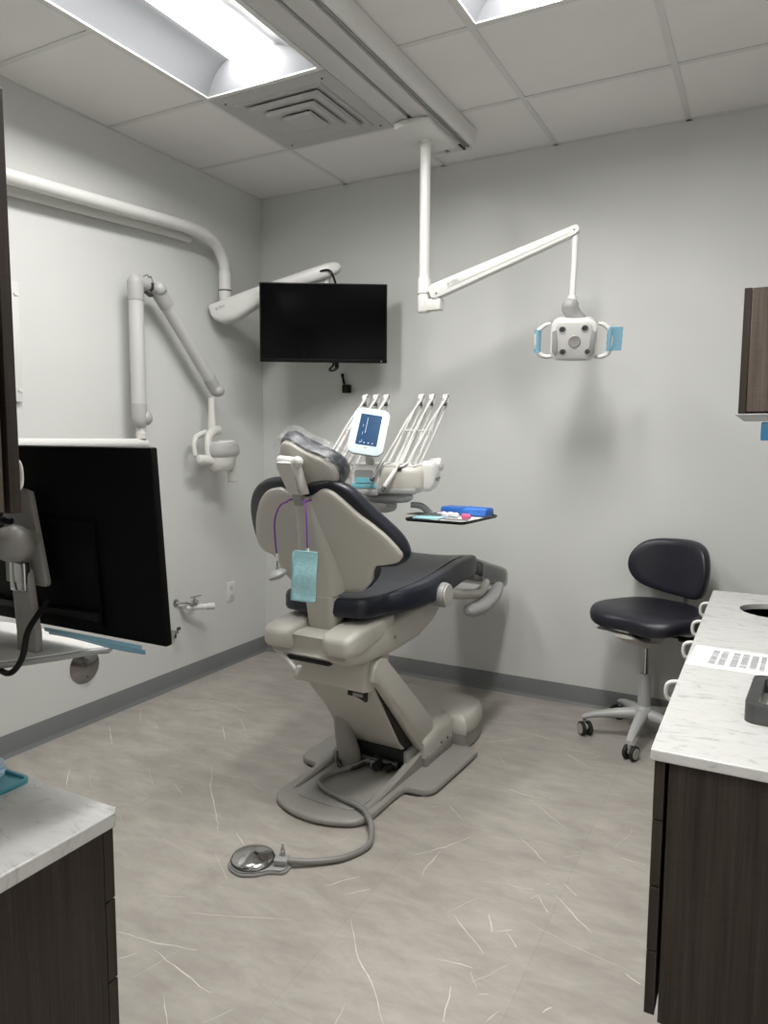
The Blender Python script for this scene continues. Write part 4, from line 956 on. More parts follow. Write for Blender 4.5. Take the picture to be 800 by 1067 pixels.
# whip arms: three each side, instruments hang from the front rests
def whip(bx, tx, front_x, tip, hp_mat, k, which):
    b0 = V((bx, .12, .118)); t0 = V((tx, .33, .40))
    bm = B(); tube(bm, [b0, b0.lerp(t0, .5), t0], [.0085, .0075, .006], 10); w = build('whip_arm', bm, 'white', DU)
    bm = B(); ball(bm, t0 + V((0, 0, -.006)), .010); cyl(bm, t0 + V((-.008, .004, .004)), t0 + V((.010, .004, .004)), .019, seg=20, bev=.004); build('roller', bm, 'film', w) if False else build('roller', bm, 'white', w)
    bm = B(); cyl(bm, t0 + V((-.010, -.004, -.020)), t0 + V((.011, -.004, -.020)), .008, seg=12); build('roller_pin', bm, 'darkmetal', w)
    # loose hose: from the back, over the roller, down to the instrument
    r_ = V((front_x, .02, .105)) if tip is None else tip
    bm = B(); tube(bm, [b0 + V((.012, .05, -.01)), b0.lerp(t0, .45) + V((.018, .045, 0)), t0 + V((.012, .02, -.01)), t0 + V((.012, 0, .022)), t0 + V((.004, -.03, -.01)), t0.lerp(r_, .35) + V((.0, -.006, .004)), t0.lerp(r_, .7), r_], .0042, 8, 6); build('hose', bm, 'white2', w)
    return t0, r_
bm = B(); tube(bm, [(.06, .20, .262), (.205, .20, .262)], .0035, 8); tube(bm, [(-.19, .20, .262), (-.06, .20, .262)], .0035, 8); build('cross_wire', bm, 'white', DU)
R_specs = [(.030, .130, V((.035, -.012, .135))), (.085, .178, V((.090, -.012, .105))), (.140, .238, V((.128, .02, .125)))]
L_specs = [(-.225, -.125, V((-.225, .02, .12))), (-.180, -.075, V((-.175, .02, .11))), (-.140, -.028, V((-.135, .04, .10)))]
for k, (bx, tx, tip) in enumerate(R_specs): whip(bx, tx, bx, tip, 'chrome', k, 'r')
for k, (bx, tx, tip) in enumerate(L_specs): whip(bx, tx, bx, tip, 'chrome', k, 'l')
# extra straight rods of each bank
for bx, tx in ((.055, .140), (.110, .190), (-.20, -.125), (-.155, -.075)):
    bm = B(); b0 = V((bx, .17, .118)); tube(bm, [b0, b0 + V(((tx - bx) * .55, .10, .15))], .0065, 8); build('rest_rod', bm, 'white', DU)

# handpieces, each a thing of its own
def handpiece(p, d, lens, label, kind):
    q = duM @ p; d = (duM.to_3x3() @ V(d)).normalized()
    t = thing('dental_handpiece', label, 'dental handpiece', q, group='handpieces on the delivery unit')
    L = lens
    if kind == 'steel':
        bm = B(); lathe(bm, [(.0062, 0), (.008, .01), (.0085, .04), (.007, L * .6), (.0055, L)], along((0, 0, 0), d)); build('handle', bm, 'steel', t)
        bm = B(); lathe(bm, [(.0085, L), (.0095, L + .004), (.0095, L + .014), (.006, L + .018), (0, L + .018)], along((0, 0, 0), d)); build('head', bm, 'darkmetal', t)
        bm = B(); e = d * (L + .016); tube(bm, [e, e + d * .03 + V((-.008, 0, 0))], .0022, 8); build('tip', bm, 'steel', t)
    elif kind == 'white':
        bm = B(); lathe(bm, [(.006, 0), (.0085, .01), (.0092, .05), (.0092, L), (.008, L + .003)], along((0, 0, 0), d)); build('handle', bm, 'white', t)
        bm = B(); lathe(bm, [(.0088, L + .002), (.0095, L + .008), (.009, L + .022), (0, L + .022)], along((0, 0, 0), d)); build('collar', bm, 'darkmetal', t)
    else:
        bm = B(); lathe(bm, [(.007, 0), (.009, .01), (.009, L * .7), (.0075, L)], along((0, 0, 0), d)); build('handle', bm, 'steel', t)
        bm = B(); c = d * (L + .006); ball(bm, c, .0125); cyl(bm, c + V((-.012, -.006, 0)), c + V((.016, -.006, .004)), .007, seg=12); build('button_head', bm, 'darkmetal', t)
    return t
handpiece(V((.035, -.012, .135)), (-.40, -.30, -.75), .075, 'slim steel dental handpiece leftmost of those hung on the right bank of whip arms', 'steel')
handpiece(V((.090, -.012, .105)), (-.42, -.30, -.72), .085, 'white barrelled handpiece with dark collar hanging over the front edge of the delivery unit', 'white')
handpiece(V((.128, .02, .125)), (-.42, -.2, -.28), .035, 'short steel syringe head resting at the right end of the delivery unit', 'syringe')
handpiece(V((-.225, .02, .12)), (-.25, -.28, -.75), .05, 'white handpiece with dark collar on the left bank, nearest the headrest', 'white')
handpiece(V((-.175, .02, .11)), (-.25, -.28, -.75), .05, 'white handpiece with dark collar on the left bank, beside the touchpad', 'white')

# touchpad on a short neck
tp = duM @ V((-.040, -.010, .255))
bm = B(); tube(bm, [(-.03, .05, .11), (-.03, .03, .15), (-.035, .012, .19)], [.022, .018, .016], 14, 3, sq=.6); build('touchpad_neck', bm, 'white2', DU)
mt = M.Translation((-.026, -.004, .256)) @ M.Rotation(R(8), 4, 'Z') @ M.Rotation(R(90 - 24), 4, 'X') @ M.Rotation(R(-9), 4, 'Z')
bm = B(); o_ = [(x * (1 - .06 * (y < 0) * 0), y) for x, y in rrect(.150, .205, .034, 6)]; prism(bm, o_, -.018, .0, mt, bev=.004); tpo = build('touchpad', bm, 'touchframe', DU)
bm = B(); prism(bm, rrect(.088, .136, .003, 3), .0, .0015, mt @ M.Translation((.0, .006, 0))); build('touchpad_screen', bm, 'bluescreen', tpo)
bm = B(); rr = random.Random(4)
for k in range(9):
    x, y = rr.uniform(-.03, .03), rr.uniform(-.045, .055); w_ = rr.uniform(.002, .005); h_ = rr.uniform(.002, .006)
    if k == 0: x, y, w_, h_ = -.014, .018, .0018, .034  # slanted pale stroke painted as glare on the screen
    if k > 4: x, y, w_, h_ = -.028 + .017 * (k - 5), -.058, .004, .002
    if 0 < k < 5: x, y, w_, h_ = -.030 + .003 * k, .050 - .034 * k, .0015, .006  # short pale streaks, painted glare as well
    prism(bm, [(x, y - h_), (x + w_, y - h_), (x + w_ * 1.2, y + h_), (x + w_ * .2, y + h_)], .0015, .0018, mt @ M.Translation((0, .006, 0)))
build('icons_and_glare', bm, 'touchframe', tpo)
bm = B(); prism(bm, rrect(.012, .004, .0015, 3), 0, .0012, mt @ M.Translation((0, -.074, 0))); build('touchpad_button', bm, 'midgrey', tpo)

# tray arm and instrument tray
bm = B(); tube(bm, [W2(1.52, 2.74, 1.105), W2(1.56, 2.76, 1.100), W2(1.585, 2.78, 1.075), W2(1.60, 2.80, 1.054), W2(1.62, 2.81, 1.044)], [.012, .014, .015, .013, .011], 14, 5); build('tray_arm', bm, 'midgrey', DU)
bm = B(); box(bm, W2(1.66, 2.82, 1.0445), (.12, .10, .006), .002); build('tray_holder', bm, 'darkmetal', DU)
TR = thing('instrument_tray', 'black rimmed flat instrument tray held on an arm over the chair seat', 'tray', (1.690, 2.79, 1.052), R(-4))
tw, tl = .265, .34
bm = B(); prism(bm, rrect(tw, tl, .02, 4), -.003, .001, bev=.001); build('tray_plate', bm, 'tray', TR)
bm = B(); pr = [V((x, y, .005)) for x, y in rrect(tw, tl, .02, 4)]; tube(bm, pr + [pr[0]], .0045, 8, cap=False); build('tray_rim', bm, 'tray', TR)
trM = M.Translation((1.690, 2.79, 1.053)) @ M.Rotation(R(-4), 4, 'Z')
def ontray(x, y, z=0): return trM @ V((x, y, z))
bm = B(); prism(bm, rrect(.25, .325, .015, 4), .0012, .0022); tag(build('tray_liner', bm, 'paper', None, loc=(1.690, 2.79, 1.053), rot=(0, 0, R(-4))), 'pale paper liner covering the instrument tray', 'tray liner')
# blue wrapped cassette at the back of the tray
ck = thing('wrapped_cassette', 'bright blue sterilisation-wrapped cassette along the back of the instrument tray', 'cassette', ontray(.012, .115, .003), R(-4))
bm = B(); box(bm, (0, 0, .019), (.215, .085, .034), .009, 3); build('wrap', bm, 'blue_wrap', ck)
bm = B(); box(bm, (0, 0, .0365), (.012, .084, .0012)); box(bm, (.075, -.01, .0365), (.07, .012, .001)); build('wrap_fold', bm, 'blue_wrap', ck)
def small(name, lab, cat, p, fn, mat, rz=0, grp=None):
    bm = B(); fn(bm); return tag(build(name, bm, mat, None, loc=p, rot=(0, 0, rz)), lab, cat, grp)
small('tissue', 'crumpled white gauze in the middle of the instrument tray', 'gauze', ontray(-.02, .0, .004), lambda bm: [ball(bm, (.016 * i - .04, .012 * math.sin(i * 2.3), .009 + .003 * (i % 2)), .013, 10, (1.3, 1, .75)) for i in range(6)], 'paper', R(-4))
small('prophy_cup', 'small pink plastic cup lying near the right end of the instrument tray', 'plastic cup', ontray(.085, -.045, .016), lambda bm: cyl(bm, (-.018, 0, 0), (.018, .004, 0), .012, .010, 16, .002), 'red', R(-4))
small('blue_cloth', 'pale blue folded napkin at the front left of the instrument tray', 'napkin', ontray(-.065, -.085, .003), lambda bm: box(bm, (0, 0, .004), (.12, .07, .007), .003, 2), 'blue_bib', R(4))
for k, (x, y, a, L, lb) in enumerate(((-.155, -.06, 8, .15, 'thin steel instrument sticking out over the left edge of the tray, nearest the camera'), (-.150, -.02, 3, .14, 'thin steel instrument sticking out over the left edge of the tray, farther from the camera'), (.06, -.115, 4, .13, 'thin steel instrument along the front edge of the tray'))):
    small('dental_probe', lb, 'dental probe', ontray(x + (.05 if k < 2 else 0), y, .0145 if k < 2 else .008), lambda bm: (tube(bm, [(-L / 2, 0, 0), (-L / 2 + .02, .002, .001), (-.02, 0, 0), (L / 2, 0, 0)], [.0012, .003, .004, .003], 8)), 'steel', R(a - 4), 'steel instruments on the tray')
# ------------------------------------------------------------------ operator stool
ST = thing('operator_stool', 'wheeled stool with round navy black seat and backrest by the back wall', 'stool', (2.393, 3.425, 0), 0)
# five-star base
legs = []
bm0 = None
for k in range(5):
    a = R(194.5 + 72 * k); d = V((math.cos(a), math.sin(a), 0)); s = V((-d.y, d.x, 0))
    bm = B(); rings = []
    for r_, z, w, h in ((.02, .125, .030, .030), (.07, .122, .026, .026), (.15, .112, .022, .020), (.22, .100, .019, .015), (.258, .088, .017, .012), (.272, .082, .014, .010)):
        rings.append([d * r_ + s * (w * math.cos(q)) + V((0, 0, z + h * math.sin(q))) for q in [2 * PI * j / 16 for j in range(16)]])
    loft(bm, rings); lg = build('leg', bm, 'lightgrey', ST)
    sw = R((25, 70, -60, 40, 10)[k]); ax = V((math.cos(a + sw), math.sin(a + sw), 0)); tr = V((-ax.y, ax.x, 0)) * .012
    c = d * .262
    bm = B(); cyl(bm, c + V((0, 0, .052)), c + V((0, 0, .085)), .009, seg=12); ball(bm, c + tr + V((0, 0, .038)), .018, sc=(1, 1, .9)); build('caster_fork', bm, 'midgrey', lg)
    for sg in (-1, 1):
        w0 = c + tr + ax * (sg * .009) + V((0, 0, .033)); w1 = c + tr + ax * (sg * .025) + V((0, 0, .033))
        bm = B(); cyl(bm, w0, w1, .033, seg=24, bev=.003); wh = build('caster_wheel', bm, 'rubber', lg)
        bm = B(); cyl(bm, w1, w1 + ax * (sg * .0022), .024, seg=20); build('wheel_cap', bm, 'lightgrey', lg)
bm = B(); lathe(bm, [(.040, .095), (.046, .105), (.044, .145), (.036, .160), (.030, .165)], None, 28); build('hub', bm, 'lightgrey', ST)
bm = B(); lathe(bm, [(.029, .150), (.028, .30), (.026, .312), (.018, .314)], None, 24); build('column', bm, 'lightgrey', ST)
bm = B(); lathe(bm, [(.013, .30), (.013, .50)], None, 20); build('gas_lift', bm, 'chrome', ST)
SM = M.Rotation(R(-24), 4, 'Z')      # seat faces the camera's left
def sp(x, y, z): return SM @ V((x, y, z))
bm = B(); box(bm, sp(0, 0, .500), (.12, .12, .05), .01, rot=M.Rotation(R(-24), 3, 'Z')); build('seat_mechanism', bm, 'beige', ST)
bm = B(); rings = []
for y, z, w, h in ((-.19, .520, .05, .008), (-.12, .492, .064, .020), (0, .465, .060, .034), (.10, .485, .045, .022), (.20, .510, .035, .010), (.235, .53, .03, .008)):
    rings.append([sp(w * math.cos(q), y, z + h * math.sin(q)) for q in [2 * PI * j / 16 for j in range(16)]])
loft(bm, rings); build('support_bar', bm, 'beige', ST)
bm = B(); tube(bm, [sp(-.03, -.06, .490), sp(-.14, -.08, .500), sp(-.17, -.08, .502)], [.008, .007, .006], 10); tube(bm, [sp(-.15, -.08, .502), sp(-.165, -.08, .502), sp(-.205, -.08, .500)], [.007, .013, .011], 12, sq=.6); build('lever', bm, 'lightgrey', ST)
bm = B(); tube(bm, [sp(.06, .05, .50), sp(.17, .06, .505), sp(.21, .06, .515)], [.008, .007, .007], 10); box(bm, sp(.17, .05, .50), (.08, .03, .022), .006, rot=M.Rotation(R(-24), 3, 'Z')); build('tilt_knob', bm, 'black', ST)
# seat: wide front, saddle edge
seato = smooth2([(0, -.185), (.12, -.195), (.205, -.15), (.245, -.05), (.235, .06), (.17, .165), (.08, .205), (0, .21), (-.08, .205), (-.17, .165), (-.235, .06), (-.245, -.05), (-.205, -.15), (-.12, -.195)], 4)
def seatfn(x, y, h):
    k = min(1, math.hypot(x / .245, y / .2)); drop = -.020 * max(0, (-y - .09) / .1) ** 1.5 + .012 * max(0, y / .2) ** 2
    return sp(x, y, .55 + h + drop + (.006 * k * k if h > .03 else 0))
bm = B(); puff(bm, seato, [(.86, .004), (.94, .006), (.985, .018), (1, .034), (.985, .050), (.94, .062), (.86, .066)], seatfn, steps=(.8, .6, .4, .2), center=(0, 0)); build('seat', bm, 'vinyl2', ST, sharp=80)
bm = B(); puff(bm, [(x * .78, y * .74) for x, y in seato], [(.7, -.022), (.85, -.018), (1, .012)], seatfn, steps=(.7, .4), center=(0, 0)); build('seat_pan', bm, 'black', ST, sharp=80)
# backrest
bo = smooth2([(0, .130), (.10, .126), (.165, .090), (.190, .01), (.178, -.085), (.135, -.128), (.04, -.132), (-.06, -.122), (-.150, -.092), (-.196, -.025), (-.190, .055), (-.13, .116)], 4)
bc = (.012, .215, .792)
def backfn(x, z, h):
    return sp(bc[0] + x, bc[1] - h - .07 * (x / .19) ** 2 * 1 + .10 * (z / .13) * .12 + .0, bc[2] + z)
bm = B(); puff(bm, bo, [(.92, -.02), (.97, -.018), (1, -.002), (1, .018), (.975, .034), (.92, .042)], backfn, steps=(.82, .65, .45, .2), center=(0, 0)); build('backrest', bm, 'vinyl2', ST, sharp=80)
bm = B(); tube(bm, [sp(.03, .20, .525), sp(.03, .262, .56), sp(.03, .272, .64), sp(.03, .262, .76)], [.014, .014, .013, .013], 12, 4, sq=.6); build('back_support', bm, 'lightgrey', ST)
# ------------------------------------------------------------------ cabinets and counters
TOPZ = .78
def pull(parent, p, out, mat='white', rch=.024):
    """vertical white loop handle at p, standing off in direction out"""
    o_ = V(out); bm = B(); p = V(p)
    h_ = .026; tube(bm, [p + V((0, 0, h_)), p + V((0, 0, h_)) + o_ * rch * .5, p + V((0, 0, h_ * .7)) + o_ * rch * .9, p + o_ * rch, p - V((0, 0, h_ * .7)) + o_ * rch * .9, p - V((0, 0, h_)) + o_ * rch * .5, p - V((0, 0, h_))], .0045 if rch < .036 else .0062, 10, 4)
    return build('handle', bm, mat, parent)

# right base cabinet (fronts face -X)
XF = 2.678; YN, YF = 1.475, 3.145; ZB = .205
RC = thing('base_cabinet', 'dark brown wood-grain base cabinet under the right counter, drawers on its left face', 'cabinet', ((XF + W) / 2, (YN + YF) / 2, 0))
ox, oy = (XF + W) / 2, (YN + YF) / 2
def L_(x, y, z): return (x - ox, y - oy, z)
bm = B(); box(bm, L_((XF + .022 + W) / 2, (YN + YF) / 2, (ZB + TOPZ - .03) / 2), (W - XF - .022, YF - YN, TOPZ - .03 - ZB), .001, 1)
bm.clear(); box(bm, L_((XF + .026 + W) / 2, oy, (ZB - .01 + TOPZ - .024) / 2), (W - XF - .028, YF - YN, TOPZ - .024 - ZB + .01), .0015, 1); build('body', bm, 'wood', RC)
bm = B(); box(bm, L_((XF + .09 + W) / 2, oy, (ZB - .01) / 2), (W - XF - .10, YF - YN - .04, ZB - .012), .001, 1); build('toe_kick', bm, 'base', RC)
zs = [TOPZ - .026, .625, .485, .345, ZB]
cols_ = [(YN + .002, 2.180), (2.183, 2.560), (2.563, 2.860), (2.863, YF - .002)]
PY = {0: 1.98, 1: 2.40, 2: 2.70, 3: 3.02}
for ci, (ya, yb) in enumerate(cols_):
    for zi in range(4):
        z1, z0 = zs[zi] - .0015, zs[zi + 1] + .0015
        bm = B(); box(bm, L_(XF + .010, (ya + yb) / 2, (z0 + z1) / 2), (.020, yb - ya, z1 - z0), .001, 1); d_ = build('drawer_front', bm, 'wooddark', RC)
        if ci > 0 or zi == 0: pass
        if zi == 0:
            yc_ = PY[ci]
            pull(d_, L_(XF, yc_, .728), (-1, 0, 0), rch=.038)
        elif True:
            bm = B(); yc_ = PY[ci]; pull(d_, L_(XF, yc_, (z0 + z1) / 2), (-1, 0, 0))
# counter with round cut-outs
bm = B()
x0, x1, y0c, y1c = 2.672, W, 1.453, 3.167
def counter(bm, outer, holes, z0, z1, bev=.005):
    from mathutils.geometry import tessellate_polygon
    loops = [outer] + holes
    flat = [p for lp in loops for p in lp]
    tris = tessellate_polygon([[V((x, y, 0)) for x, y in lp] for lp in loops])
    top = [bm.verts.new((x, y, z1)) for x, y in flat]; bot = [bm.verts.new((x, y, z0)) for x, y in flat]
    for a, b, c in tris: bm.faces.new((top[a], top[b], top[c])); bm.faces.new((bot[c], bot[b], bot[a]))
    k = 0
    for lp in loops:
        n = len(lp)
        for i in range(n):
            a, b = k + i, k + (i + 1) % n
            bm.faces.new((top[a], top[b], bot[b], bot[a]))
        k += n
    bmesh.ops.recalc_face_normals(bm, faces=bm.faces)
def ease(o):
    m = o.modifiers.new('eased_edge', 'BEVEL'); m.width = .003; m.segments = 3; m.limit_method = 'ANGLE'; m.angle_limit = R(50)
def circ(cx, cy, rx, ry=None, n=36, rev=True):
    ry = ry or rx; p = [(cx + rx * math.cos(2 * PI * k / n), cy + ry * math.sin(2 * PI * k / n)) for k in range(n)]
    return p[::-1] if rev else p
rc = .006
outer = [(x0 + .003, y0c), (x1, y0c), (x1, y1c), (x0 + .003, y1c), (x0, y1c - .003), (x0, y0c + .003)]
h1 = circ(2.905, 2.885, .125); h2 = circ(2.93, 2.43, .055)
counter(bm, outer, [h1, h2], TOPZ - .023, TOPZ)
CTc = V(((x0 + x1) / 2, (y0c + y1c) / 2, 0)); bmesh.ops.translate(bm, verts=bm.verts, vec=-CTc)
CT = build('countertop', bm, 'quartz', None, loc=CTc, sharp=30); ease(CT); tag(CT, 'white marbled quartz countertop along the right side with round openings', 'countertop')
bm = B(); c_ = V((2.905, 2.885, 0)) - CTc
lathe(bm, [(.128, TOPZ - .024), (.122, TOPZ - .024), (.112, TOPZ - .11), (.05, TOPZ - .15), (.02, TOPZ - .152), (.02, TOPZ - .156), (.055, TOPZ - .155), (.118, TOPZ - .113), (.128, TOPZ - .04)], M.Translation((c_.x, c_.y, 0)), 40); build('sink_bowl', bm, 'steel', CT, sharp=60)
bm = B(); c_ = V((2.93, 2.43, 0)) - CTc
lathe(bm, [(.057, TOPZ - .024), (.054, TOPZ - .024), (.052, TOPZ - .14), (0, TOPZ - .14)], M.Translation((c_.x, c_.y, 0)), 30); build('waste_chute', bm, 'hole', CT, sharp=60)

# paper sheet with print lying on the counter
pa = thing('printed_sheet', 'laminated sheet of small printed text lying on the right countertop', 'paper sheet', (2.83, 2.165, TOPZ), R(-3))
bm = B(); prism(bm, rrect(.30, .215, .004, 3), .0003, .0012); build('sheet', bm, 'paper', pa)
bm = B(); rr = random.Random(11)
for col in range(10):
    xx = -.098 + col * .0235 + (.006 if col > 1 else 0)
    y = .072
    while y > -.072:
        w_ = rr.uniform(.010, .0185)
        prism(bm, [(xx, y), (xx + w_ * .0 + .0165 if col != 5 else xx + .012, y), (xx + .0165 if col != 5 else xx + .012, y + .0018), (xx, y + .0018)], .0012, .0014)
        y -= .0042 if rr.random() > .08 else .008
build('print', bm, 'ink', pa, flat=True)

# grey organiser tray
og = thing('organizer_tray', 'dark grey plastic organiser tray with a raised rim at the right edge of the counter', 'organiser tray', (2.975, 1.80, TOPZ), R(-4))
bm = B(); wv, hv = .28, .24
def ringo(bm, w0, h0, w1, h1, r0, r1, z0, z1):
    a = [V((x, y, 0)) for x, y in rrect(w0, h0, r0, 5)]; b = [V((x, y, 0)) for x, y in rrect(w1, h1, r1, 5)]; n = len(a)
    T0 = [bm.verts.new((p.x, p.y, z1)) for p in a]; T1 = [bm.verts.new((p.x, p.y, z1)) for p in b]
    B0 = [bm.verts.new((p.x, p.y, z0)) for p in a]; B1 = [bm.verts.new((p.x, p.y, z0)) for p in b]
    for k in range(n):
        j = (k + 1) % n
        bm.faces.new((T0[k], T0[j], T1[j], T1[k])); bm.faces.new((B0[j], B0[k], B1[k], B1[j])); bm.faces.new((B0[k], B0[j], T0[j], T0[k])); bm.faces.new((T1[k], T1[j], B1[j], B1[k]))
    bmesh.ops.recalc_face_normals(bm, faces=bm.faces)
ringo(bm, wv, hv, wv - .05, hv - .05, .025, .012, .0, .040); rim = build('rim', bm, 'darkmetal', og, sharp=30)
bm = B(); prism(bm, rrect(wv - .045, hv - .045, .012, 4), .0005, .006); build('tray_floor', bm, 'white', og)
bm = B(); box(bm, (-.02, .055, .022), (.16, .012, .030), .003); build('divider', bm, 'darkmetal', og)
for k, (x, y) in enumerate(((-.085, .085), (-.04, .086), (.0, .085))):
    bm = B(); cyl(bm, (0, 0, 0), (0, 0, .018), .015, seg=16, bev=.003)
    tag(build('cotton_roll', bm, 'paper', None, loc=M.Translation((2.975, 1.80, TOPZ)) @ M.Rotation(R(-4), 4, 'Z') @ V((x, y, .0065))), ['white cotton roll in the back corner of the organiser tray, leftmost', 'white cotton roll in the organiser tray, between two others', 'white cotton roll in the organiser tray, rightmost of three'][k], 'cotton roll', 'cotton rolls in the organiser tray')

MT['blue_pouch'] = principled('blue_pouch_film', (.06, .26, .50), .3)
# right upper cabinet
UC = thing('upper_cabinet', 'short taupe wood-grain upper cabinet at the right edge above the counter', 'upper cabinet', (3.03, 2.8, 1.46))
bm = B(); box(bm, (.0095, .0, .184), (.521, .80, .356), .001, 1); build('body', bm, 'wood2', UC)
bm = B(); box(bm, (-.262, -.0, .182), (.020, .80, .362), .001, 1); dr = build('door', bm, 'wooddark', UC)
bm = B(); box(bm, (-.01, .0, -.0015), (.54, .80, .004), .001, 1); build('bottom_shelf', bm, 'lightgrey', UC)
bm = B(); box(bm, (.03, -.16, -.013), (.42, .46, .018), .004); build('under_light', bm, 'white2', UC)
bm = B(); box(bm, (0, 0, 0), (.10, .045, .055), .004); tag(build('blue_pack', bm, 'blue_pouch', None, loc=(2.87, 2.475, 1.4095)), 'blue pouch hanging under the right upper cabinet', 'pouch')

# left base cabinet (fronts face +Y) with its counter
LC = thing('base_cabinet', 'dark brown wood-grain base cabinet at the lower left corner, under the left counter', 'cabinet', (1.30, .48, 0))
XE = 1.934
bm = B(); box(bm, ((XE + .70) / 2 - 1.30, .4655 - .48, (ZB - .01 + TOPZ - .0265) / 2), (XE - .70, .603, TOPZ - .0265 - ZB + .01), .0015, 1); build('body', bm, 'wood', LC)
bm = B(); box(bm, ((XE + .70) / 2 - 1.32, .42 - .48, .085), (XE - .74, .52, .17), .001, 1); build('toe_kick', bm, 'base', LC)
for ci, (xa, xb_) in enumerate(((1.315, XE - .002), (.702, 1.312))):
    for zi in range(4):
        z1, z0 = zs[zi] - .0015, zs[zi + 1] + .0015
        bm = B(); box(bm, ((xa + xb_) / 2 - 1.30, .779 - .48, (z0 + z1) / 2), (xb_ - xa, .020, z1 - z0), .001, 1); d_ = build('drawer_front', bm, 'wooddark', LC)
        pull(d_, ((xa + xb_) / 2 - 1.30, .789 - .48, (z0 + z1) / 2), (0, 1, 0))
bm = B()
X1, Ya, Yb = 1.945, .155, .795
outer = [(.68, Ya), (X1, Ya), (X1, Yb - .012), (X1 - .012, Yb), (.68, Yb)]
counter(bm, outer, [], TOPZ - .026, TOPZ)
bmesh.ops.translate(bm, verts=bm.verts, vec=(-1.3, -.48, 0))
lct = build('countertop', bm, 'quartz', None, loc=(1.3, .48, 0), sharp=30); ease(lct); tag(lct, 'white marbled quartz countertop corner at the lower left', 'countertop')
# teal tray and crumpled film on it
tt = thing('teal_tray', 'flat teal plastic tray on the left countertop, cut by the picture edge', 'tray', (1.640, .735, TOPZ), R(0))
bm = B(); prism(bm, rrect(.19, .10, .012, 5), .0005, .004, bev=.001); build('tray_floor', bm, 'teal', tt)
bm = B(); ringo(bm, .19, .10, .18, .09, .012, .009, .0, .009); build('rim', bm, 'teal', tt)
bm = B(); ball(bm, (0, 0, 0), .04, 28, (1.35, .7, .42))
for v in bm.verts: v.co += v.co.normalized() * (noise.noise(v.co * 45) * .014 + noise.noise(v.co * 110) * .004)
cf = build('crumpled_film', bm, 'blue_bib', None, loc=(1.66, .742, TOPZ + .0265), sharp=10); tag(cf, 'crumpled light blue wrapper lying on the teal tray', 'wrapper')
MT['bluewhite'] = principled('blue_white_wrap', (.42, .62, .80), .25); cf.data.materials[0] = MT['bluewhite']

# left upper cabinet
LU = thing('upper_cabinet', 'tall brown wood-grain wall cabinet at the left picture edge', 'upper cabinet', (1.40, .60, 1.255))
bm = B(); box(bm, (-.005, -.145 + .0, .335), (.71, .57, .66), .001, 1)
bm.clear(); box(bm, (.0, .005 - .15, .334), (.728, .57, .658), .001, 1); build('body', bm, 'wood2', LU)
for xa, xb_ in ((.0015, .364), (-.364, -.0015)):
    bm = B(); box(bm, ((xa + xb_) / 2, .160, .334), (xb_ - xa, .020, .664), .001, 1); dr = build('door', bm, 'wood', LU)
    pull(dr, ((.335 if xa > 0 else -.335), .170, .062), (0, 1, 0), rch=.022)
bx = thing('storage_bin', 'white rounded plastic bin on top of the left wall cabinet, cut by the picture edge', 'bin', (1.68, .70, 1.9205))
bm = B(); lathe(bm, [(.0, 0), (.080, .002), (.087, .01), (.087, .06), (.075, .10), (.045, .125), (0, .132)], None, 32); build('bin_body', bm, 'white', bx)
bm = B(); lathe(bm, [(.088, .055), (.0895, .058), (.088, .064)], None, 32); build('bin_band', bm, 'white2', bx)

# ------------------------------------------------------------------ computer monitor on its arm, seen from behind
CM = thing('computer_monitor', 'large black computer monitor at the left seen from behind, on a white mount', 'monitor', (1.640, .915, 1.19))
tl_ = M.Rotation(R(4), 4, 'X')
bm = B(); box(bm, (0, 0, 0), (.580, .016, .352), .004); build('panel', bm, 'blackmatte', CM, rot=(R(4), 0, 0))
bm = B(); box(bm, (-.06, -.012, -.06), (.40, .010, .20), .003); build('back_housing', bm, 'blackmatte', CM, rot=(R(4), 0, 0))
bm = B(); box(bm, (-.05, -.0185, -.135), (.38, .020, .014), .003); build('connector_strip', bm, 'black', CM, rot=(R(4), 0, 0))
bm = B(); box(bm, (0, .0085, .004), (.565, .002, .330)); build('screen', bm, 'screen', CM, rot=(R(4), 0, 0))
MA = thing('monitor_arm', 'grey monitor arm with square plate and ball joint behind the computer monitor', 'monitor arm', (1.62, .80, 1.19))
bm = B(); prism(bm, [(.0, .095), (.020, .090), (.058, -.078), (.054, -.086), (-.06, -.086), (-.06, .095)], -.006, .006, M.Translation((0, .080, 0)) @ M.Rotation(PI / 2, 4, 'X'), bev=.003); build('mount_plate', bm, 'mount', MA)
bm = B(); ball(bm, (.032, .030, .0), .036, 28, (1.1, 1, .95)); cyl(bm, (.032, .03, 0), (.02, .076, 0), .022, seg=18); build('ball_joint', bm, 'mount', MA)
bm = B(); tube(bm, [(.0, .03, .038), (.014, .026, .042), (.03, .03, .040)], [.006, .008, .006], 10, 3); build('cable_clip', bm, 'black', MA)
bm = B(); box(bm, (.016, .052, -.065), (.042, .016, .055), .003); build('tension_block', bm, 'chrome', MA)
bm = B(); prism(bm, [(-.012, -.05), (.036, -.05), (.054, -.172), (.052, -.215), (-.002, -.215), (-.002, -.17)], -.008, .008, M.Translation((0, .058, 0)) @ M.Rotation(PI / 2, 4, 'X'), bev=.004); build('neck', bm, 'mount', MA)
bm = B(); tube(bm, [(.03, .01, .0), (-.05, -.04, .01), (-.16, -.06, .02), (-.30, -.10, .02)], [.022, .022, .022, .024], 16, 4); tube(bm, [(-.30, -.10, .07), (-.30, -.10, -.18), (-.30, -.10, -.409)], .02, 16); lathe(bm, [(.05, -.409), (.05, -.400), (.025, -.395)], M.Translation((-.30, -.10, 0))); build('arm', bm, 'mount', MA)
